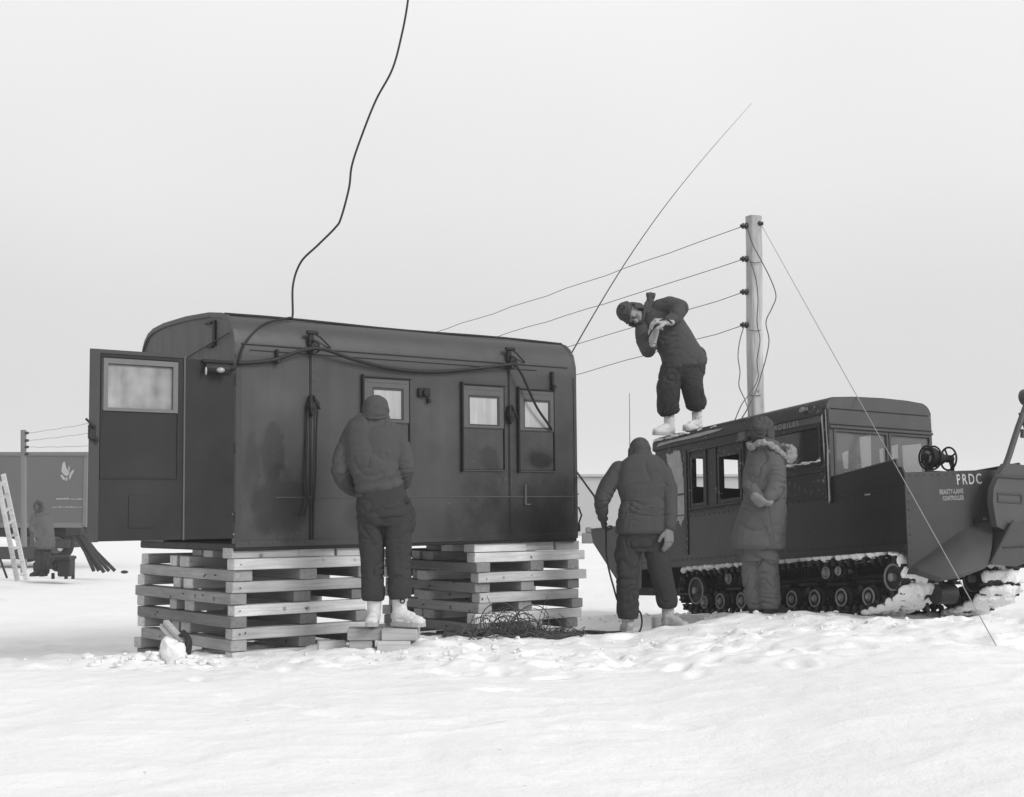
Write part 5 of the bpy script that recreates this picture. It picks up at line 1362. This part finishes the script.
# short whip of the vehicle
w0 = ww(-3.7, .6, 1.1); w1 = at(629.5, 393, w0.y)
q = G(); q.tube([V((w1.x, w0.y, w0.z)), w1], .008, 6, .004); tag(q.build('radio_whip', M['steel'], None, True), 'short upright radio whip behind the person hauling the cable', 'aerial')

# tangle of wire and brush before the far timber stack
g = G(); rw = random.Random(21)
cx_, cy_ = .03, 12.42
def tang(n, spread_x, hmax, r):
    for k in range(n):
        ang = rw.uniform(0, 6.28); x = cx_ + rw.gauss(0, spread_x); y = cy_ + rw.gauss(0, .14); pts = []
        rad = rw.uniform(.06, .22)
        for j in range(rw.randint(5, 9)):
            ang += rw.uniform(.4, 1.2) * rw.choice((1, 1, -1)); x += math.cos(ang) * rad * .6; y += math.sin(ang) * rad * .35
            x = min(max(x, cx_ - .62), cx_ + .6); y = min(max(y, cy_ - .3), cy_ + .3)
            z = ground(x, y) + .01 + abs(rw.gauss(0, hmax)) * math.exp(-((x - cx_) / .55) ** 2)
            pts.append((x, y, z))
        g.tube(spline(pts, 5), r * rw.uniform(.6, 1.2), 5)
tang(130, .3, .05, .005); tang(34, .32, .12, .0026)
for k in range(5):
    x = cx_ + rw.uniform(-.45, .5); y = cy_ + rw.uniform(-.1, .1); z = ground(x, y)
    g.tube(spline([(x, y, z), (x + rw.uniform(-.06, .06), y, z + .14), (x + rw.uniform(-.15, .15), y + .05, z + rw.uniform(.2, .38))], 4), .0028, 4)
for k in range(17):
    c = V((cx_ + rw.uniform(-.3, .3), cy_ + rw.uniform(-.1, .1), 0)); c.z = ground(c.x, c.y) + rw.uniform(.03, .15)
    g.torus(c, (rw.uniform(-.4, .4), -1, rw.uniform(.2, .9)), rw.uniform(.07, .17), rw.uniform(.003, .006), 26, 5)
tag(g.build('wire_tangle', M['wire'], None, True), 'dark tangle of field wire heaped on the snow before the far timber stack', 'wire tangle')
g = G()
for k in range(26):
    x = cx_ + rw.gauss(0, .27); y = cy_ + rw.gauss(.02, .08); g.ell((x, y, ground(x, y) + .01), (rw.uniform(.05, .12), rw.uniform(.04, .08), rw.uniform(.02, .05)), n=9, m=6)
tag(g.build('canvas_scrap', mat('dirty_canvas', .08, .9, .5, 12, .3, 60, .8), None, True), 'dark crumpled canvas under the tangle of field wire', 'canvas')

# ================================================================== small timber on the snow
def blocks(name, items, label, group=None):
    for i, (lo, hi, rz, lab) in enumerate(items):
        c = (V(lo) + V(hi)) / 2; h = (V(hi) - V(lo)) / 2
        g = G(); g.bbox(-h, h, .005); o = g.build(name, M['block_wood']); o.location = c; o.rotation_euler = (0, 0, rz)
        tag(o, lab, 'wood block', group)
zt = at(400, 627.5, 11.3).z
blocks('wood_block', [
    ((-1.30, 11.18, zt - .09), (-1.03, 11.42, zt - .002), .05, 'upper wooden block under the left boot of the person at the window'),
    ((-1.02, 11.16, zt - .09), (-.74, 11.42, zt - .002), -.03, 'upper wooden block under the right boot of the person at the window'),
    ((-1.28, 11.20, zt - .27), (-1.10, 11.44, zt - .092), .0, 'short lower block at the left of the little stand of blocks'),
    ((-1.06, 11.16, zt - .27), (-.80, 11.40, zt - .092), .02, 'short lower block at the right of the little stand of blocks'),
    ((-1.55, 11.30, -.06), (-1.33, 11.45, .085), .2, 'stray wooden block half sunk in snow left of the little stand'),
], 0, 'loose wooden blocks lying on the snow')
b1 = at(664, 622, 13.2)
blocks('wood_block', [
    ((b1.x - .10, 13.15, b1.z - .11), (b1.x + .02, 13.3, b1.z + .04), .1, 'wooden block between the boots of the person hauling the cable'),
    ((b1.x + .14, 12.98, b1.z - .09), (b1.x + .34, 13.12, b1.z + .07), -.35, 'pale wooden block right of the boots of the person hauling the cable'),
], 0, 'loose wooden blocks lying on the snow')
# stakes leaning on the near stack and slabs of snow beside them
def stake(a, b_, w, h, lab):
    a = V(a); b_ = V(b_); g = G(); g.beam(a, b_, w, h); o = g.build('wood_stake', M['timber']); tag(o, lab, 'stake', 'stakes leaning on the near timber stack'); return o
k0 = lambda px, py, Y: at(px, py, Y)
stake(k0(184, 643, 10.95), k0(166, 622, 11.35), .05, .04, 'flat stake leaning against the near timber stack, nearest the snow slab')
stake(k0(176, 642, 11.05), k0(162, 626, 11.4), .04, .04, 'short stake leaning behind the flat one at the near timber stack')
q = G(); cc2 = k0(188, 646, 10.9)
q.tube(spline([k0(183, 632, 11.0), k0(188, 640, 10.93), k0(186, 650, 10.9), k0(189, 659, 10.86)], 6), .022, 7); q.tube(spline([k0(180, 636, 11.05), k0(185, 634, 10.98), k0(190, 642, 10.95), k0(188, 657, 10.88)], 6), .018, 7)
tag(q.build('rope_end', M['dark_steel'], None, True), 'dark frayed rope end hanging beside the snow slab', 'rope')
def slab(px, py, Y, sx, sy, sz, rz, seed, lab):
    import bmesh
    c = at(px, py, Y); bm = bmesh.new(); bmesh.ops.create_cube(bm, size=1); bmesh.ops.subdivide_edges(bm, edges=bm.edges[:], cuts=7, use_grid_fill=True)
    for v in bm.verts:
        p = v.co.copy(); p = V((p.x * sx, p.y * sy, p.z * sz)); r = p.length
        v.co = p * (1 - .18 * sst(.55, .85, v.co.length)) + V([noise.noise(p * 7 + V((seed * 3.3, k * 5, 0))) * .06 + noise.noise(p * 21 + V((seed, k * 5, 0))) * .018 for k in range(3)])
    me = bpy.data.meshes.new('snow_slab'); bm.to_mesh(me); bm.free(); o = link('snow_slab', me, M['snow_crust'], None, True); o.location = c; o.rotation_euler = (.1, .12, rz); tag(o, lab, 'snow slab')
slab(173, 651, 10.82, .18, .14, .17, .5, 1, 'upright broken slab of snow beside the rope end at the near stack')

# ================================================================== far things
TY = 40.0
def ft_(px, py, dy=0): return at(px, py, TY + dy)
tl = ft_(-95, 452); trr = ft_(87.5, 455); bl = ft_(-95, 528)
zt_, zb_ = ft_(87, 453).z, ft_(87, 527).z
x0_, x1_ = tl.x, trr.x
trl = empty('box_trailer', ((x0_ + x1_) / 2, TY, ground(-13, TY))); tag(trl, 'long grey box trailer with a pale leaf emblem and lettering on its side', 'trailer')
g = G(); g.bbox((x0_, TY, zb_), (x1_, TY + 2.4, zt_), .04); g.build('box_body', M['far_trailer'], trl, False, True)
g = G(); g.bbox((x0_ - .02, TY - .03, zt_ - .09), (x1_ + .02, TY + 2.43, zt_ + .03), .02); g.bbox((x1_ - .10, TY - .025, zb_ + .01), (x1_ + .012, TY + .1, zt_ - .09), .01); g.bbox((x0_, TY - .02, zb_ - .02), (x1_ - .11, TY + .1, zb_ + .12), .01); g.build('frame_rail', mat('trailer_frame_paint', .15, .7, .2, 2), trl, False, True)
g = G()
for i in range(3): x = x1_ - 2.6 - i * 1.9; g.bbox((x, TY - .015, zb_ + .13), (x + .05, TY + .05, zt_ - .1), .005)
g.build('side_rib', M['far_trailer'], trl, False, True)
g = G(); g.bbox((x0_, TY + .3, zb_ - .35), (x1_ - .4, TY + 2.0, zb_ - .03), .03); g.bbox((x1_ - 2.0, TY + .1, zb_ - .6), (x1_ - .5, TY + 2.2, zb_ - .35), .03); g.build('chassis', M['far_dark'], trl, False, True)
for (px, py) in ((57, 545), (28, 545), (-20, 545), (-50, 545)):
    for yy in (.35, 2.1):
        c = at(px, py, TY + yy); c.y = TY + yy; w = G(); w.torus(c, (0, 1, 0), .36, .13, 26, 10); w = w.build('wheel', M['rubber'], trl, True, True)
        q = G(); q.cyl(c + V((0, -.08, 0)), c + V((0, .05, 0)), .24, n=20)
        for i in range(len(q.v)): q.v[i] -= trl.location
        q.build('rim', M['van_trim'], w, 40)
        q = G(); q.ell(c + V((.0, -.1, .05)), (.13, .05, .12), n=12, m=8); q.ell(c + V((.12, -.08, -.1)), (.08, .04, .07), n=10, m=8)
        for i in range(len(q.v)): q.v[i] -= trl.location
        q.build('snow_cake', M['snow_crust'], w, True)
# emblem: a pale leaf with lobes, and two lines of worn lettering
def leafpoly(g, pts):
    vs = [at(px, py, TY - .03) for px, py in pts]
    vs = [V((p.x, TY - .012, p.z)) for p in vs] + [V((p.x, TY - .004, p.z)) for p in vs]; n = len(pts)
    g.add(vs, [tuple(range(n)), tuple(range(2 * n - 1, n - 1, -1))] + [(i, (i + 1) % n, n + (i + 1) % n, n + i) for i in range(n)])
g = G()
leafpoly(g, [(62.6, 462.5), (64.6, 461.5), (66, 468), (68.8, 471), (69, 474), (67, 476), (64, 475), (61.2, 471.5), (61.4, 468)])
leafpoly(g, [(60, 475), (62, 474.6), (65, 478.5), (64.4, 480.4), (62, 479)])
leafpoly(g, [(68.6, 477), (70.2, 472.5), (72.5, 470), (74, 469.6), (73, 472.6), (71.4, 475), (70, 479), (68.8, 479.5)])
leafpoly(g, [(65.2, 478), (66.4, 476.6), (67.4, 479.4), (66, 481.6)]); leafpoly(g, [(68, 468), (69, 465.4), (69.6, 470), (68.8, 471)])
g.build('leaf_emblem', M['mark_far'], trl, False, True)
g = G(); rm = random.Random(8)
for (xa, xb, y) in ((56, 82, 499), (52, 84, 507)):
    x = xa
    while x < xb:
        w = rm.uniform(.5, 2.0); h = rm.uniform(.1, .8) + (.7 if xa + 0 < x < xa + 14 and y < 500 else 0)
        leafpoly(g, [(x, y - h), (x + w, y - h + .1), (x + w, y + .6), (x, y + .5)]); x += w + rm.uniform(.2, 1.3)
g.build('worn_lettering', M['mark_far'], trl, False, True)

# generator and crate by the distant figure
gn = empty('generator', at(63, 577, 32.5)); tag(gn, 'dark wheeled generator set on the snow right of the distant person', 'generator')
c = at(62, 566, 32.5); gz = at(62, 577, 32.4).z
g = G(); g.bbox((at(50, 560, 32.5).x, 32.3, gz + .18), (at(70, 560, 32.5).x, 32.9, at(60, 556, 32.5).z), .03); g.build('engine_cover', M['far_dark'], gn, False, True)
g = G(); g.bbox((at(63, 560, 32.5).x, 32.1, gz + .02), (at(75.5, 560, 32.5).x, 32.5, at(60, 558.5, 32.3).z), .03); g.bbox((at(61, 560, 32.5).x, 32.0, at(60, 558.5, 32.3).z - .02), (at(76, 560, 32.5).x, 32.55, at(60, 556, 32.3).z), .02); g.build('control_box', M['van_dark'], gn, False, True)
g = G(); cg = at(57, 565, 32.2); g.torus(cg, (0, 1, 0), .12, .03, 20, 8); g.cyl(cg + V((0, -.05, 0)), cg + V((0, .1, 0)), .05, n=12); g.build('flywheel', M['dark_steel'], gn, True, True)
g = G()
for px in (53, 66, 73): g.cyl(at(px, 573, 32.4), at(px, 579, 32.4), .04, n=8)
g.build('foot', M['van_dark'], gn, False, True)
# bundle of spread stakes right of the trailer
hd = at(77, 531, 34)
tp_ = empty('splayed_bipod', hd); tag(tp_, 'splayed bundle of dark poles propped from the trailer end down to the snow', 'prop poles')
for (px, py, dy) in ((94, 571, -.2), (99, 571, .1), (104, 572, -.3), (109, 571, .0), (115, 571, .2)):
    e_ = at(px, py, 34 + dy); g = G(); g.tube([hd + V((rm.uniform(-.1, .1), 0, rm.uniform(-.03, .03))), (hd + e_) / 2 + V((0, 0, -.02)), e_], .045, 7); g.build('prop_pole', M['far_dark'], tp_, True, True)
g = G(); g.bbox(hd - V((.25, .1, .12)), hd + V((.15, .1, .08)), .03); g.build('lashing', M['far_dark'], tp_, False, True)
g = G(); b_ = at(124.5, 572, 33.6); g.ell(b_, (.09, .06, .04)); g.build('peg', M['far_dark'], tp_, True, True)
# ladder
LY = 24.0
ld = empty('step_ladder', at(20, 580, LY)); tag(ld, 'pale wooden ladder leaning upright at the left, before the grey trailer', 'ladder')
tpL, btL = at(1.5, 475, LY + .2), at(19.5, 582, LY)
tpR, btR = at(6, 473, LY + .35), at(26, 580, LY + .3)
def rail_(a, b_, w):
    g = G(); g.beam(a, b_, .05, w, up=(1, 0, .1)); g.build('side_rail', M['ladder_wood'], ld, False, True)
rail_(at(-2, 481, LY + .0), at(17.5, 581, LY), .075); rail_(at(3.2, 474, LY + .35), at(26.5, 580, LY + .3), .075)
for k in range(8):
    t = (k + .5) / 8; a = at(-2, 481, LY).lerp(at(17.5, 581, LY), t); b_ = at(3.2, 474, LY + .35).lerp(at(26.5, 580, LY + .3), t)
    g = G(); g.beam(a, b_, .06, .03); g.build('rung', M['ladder_wood'], ld, False, True)
g = G(); g.tube([at(-1, 556, LY + .5), at(7, 578, LY + .4)], .02, 6); g.build('stay', M['far_dark'], ld, True, True)
# log beam and snow behind the ladder
g = G(); a = at(-20, 553, 30); b_ = at(33, 553, 30.5); g.beam(a, b_, .3, .26); tag(g.build('timber_baulk', M['far_dark']), 'heavy dark baulk lying behind the ladder and the distant person', 'timber')
g = G(); c = at(2, 546, 31); g.ell(c, (.38, .25, .2)); tag(g.build('white_bundle', M['snow_crust'], None, True), 'white snow covered bundle lying on the baulk behind the ladder', 'bundle')
# pale long hut far behind between shelter and vehicle
hx0, hx1 = at(470, 500, 75).x, at(800, 500, 75).x
hz = at(600, 475, 75).z
ht = empty('long_hut', ((hx0 + hx1) / 2, 76, ground(8, 75))); tag(ht, 'long low pale grey hut far behind, between the shelter and the tracked vehicle', 'hut')
g = G(); g.bbox((hx0, 75, -1.2), (hx1, 80, hz - .1), .05); g.build('hut_wall', M['far_hut'], ht, False, True)
g = G(); g.bbox((hx0 - .2, 74.8, hz - .098), (hx1 + .2, 80.2, hz + .05), .03); g.build('hut_roof', M['far_hut'], ht, False, True)
g = G(); c = at(588, 539, 60); g.bbox(c - V((.25, .3, .3)), c + V((.22, .3, .25)), .04); g.bbox(c + V((-.1, -.2, .252)), c + V((.15, .2, .5)), .04); tag(g.build('stacked_bundle', mat('tarpaulin', .16, .8, .2, 3)), 'small grey covered load standing on the snow far behind the cable', 'covered load')

# ================================================================== air, sky and sun
g = G(); g.box((-1490, -50, -8), (1490, 1490, 14)); hz_ = g.build('haze', None)
tag(hz_, 'thin cold haze over the snow', kind='stuff')
mh = bpy.data.materials.new('haze'); mh.use_nodes = True; nt = mh.node_tree; nt.nodes.clear()
pv = nt.nodes.new('ShaderNodeVolumePrincipled'); pv.inputs['Color'].default_value = (.97, .97, .97, 1); pv.inputs['Density'].default_value = 0.0012; pv.inputs['Anisotropy'].default_value = .2
ou = nt.nodes.new('ShaderNodeOutputMaterial'); nt.links.new(pv.outputs[0], ou.inputs['Volume']); hz_.data.materials.append(mh)

SUN_EL, SUN_AZ = 34.0, 128.0     # azimuth clockwise from +Y
w = bpy.data.worlds.new('World'); scn.world = w; w.use_nodes = True; nt = w.node_tree; L = nt.links.new
bg = nt.nodes['Background']
sky = nt.nodes.new('ShaderNodeTexSky'); sky.sky_type = 'NISHITA'; sky.sun_disc = False; sky.sun_elevation = R(SUN_EL); sky.sun_rotation = R(SUN_AZ); sky.dust_density = 4; sky.air_density = 1
bw = nt.nodes.new('ShaderNodeRGBToBW'); L(sky.outputs[0], bw.inputs[0])
tc = nt.nodes.new('ShaderNodeTexCoord'); sep = nt.nodes.new('ShaderNodeSeparateXYZ'); L(tc.outputs['Generated'], sep.inputs[0])
cr = nt.nodes.new('ShaderNodeValToRGB'); L(sep.outputs[2], cr.inputs[0])
el = cr.color_ramp.elements
def lv(x): return (x, x, x, 1)
el[0].position = 0; el[0].color = lv(SKY0); el[1].position = 1; el[1].color = lv(SKYZ)
for p, v_ in ((.06, SKY0), (.14, SKY1), (.22, SKY1 * .4 + SKY2 * .6), (.34, SKY2), (.6, SKYZ + 1.0)):
    n_ = el.new(p); n_.color = lv(v_)
cn = nt.nodes.new('ShaderNodeTexNoise'); cn.inputs['Scale'].default_value = 1.6; cn.inputs['Detail'].default_value = 4; L(tc.outputs['Generated'], cn.inputs['Vector'])
ma = nt.nodes.new('ShaderNodeMath'); ma.operation = 'MULTIPLY_ADD'; L(cn.outputs[0], ma.inputs[0]); ma.inputs[1].default_value = .26; ma.inputs[2].default_value = .87
mu = nt.nodes.new('ShaderNodeMath'); mu.operation = 'MULTIPLY'; L(cr.outputs[0], mu.inputs[0]); L(ma.outputs[0], mu.inputs[1])
ad = nt.nodes.new('ShaderNodeMath'); ad.operation = 'MULTIPLY_ADD'; L(bw.outputs[0], ad.inputs[0]); ad.inputs[1].default_value = .04; L(mu.outputs[0], ad.inputs[2])
L(ad.outputs[0], bg.inputs[0]); bg.inputs[1].default_value = .1
sd = bpy.data.lights.new('sun', 'SUN'); sd.energy = SUNE; sd.angle = R(22); sd.color = (1, 1, 1)
so = bpy.data.objects.new('sun', sd); col.objects.link(so)
azr = R(SUN_AZ); dirv = V((math.sin(azr) * math.cos(R(SUN_EL)), math.cos(azr) * math.cos(R(SUN_EL)), math.sin(R(SUN_EL))))
so.rotation_euler = dirv.to_track_quat('Z', 'Y').to_euler()
scn.view_settings.view_transform = 'Standard'; scn.view_settings.look = 'None'; scn.view_settings.exposure = 0; scn.view_settings.gamma = 1
scn.view_settings.use_curve_mapping = False
scn.cycles.volume_bounces = 1
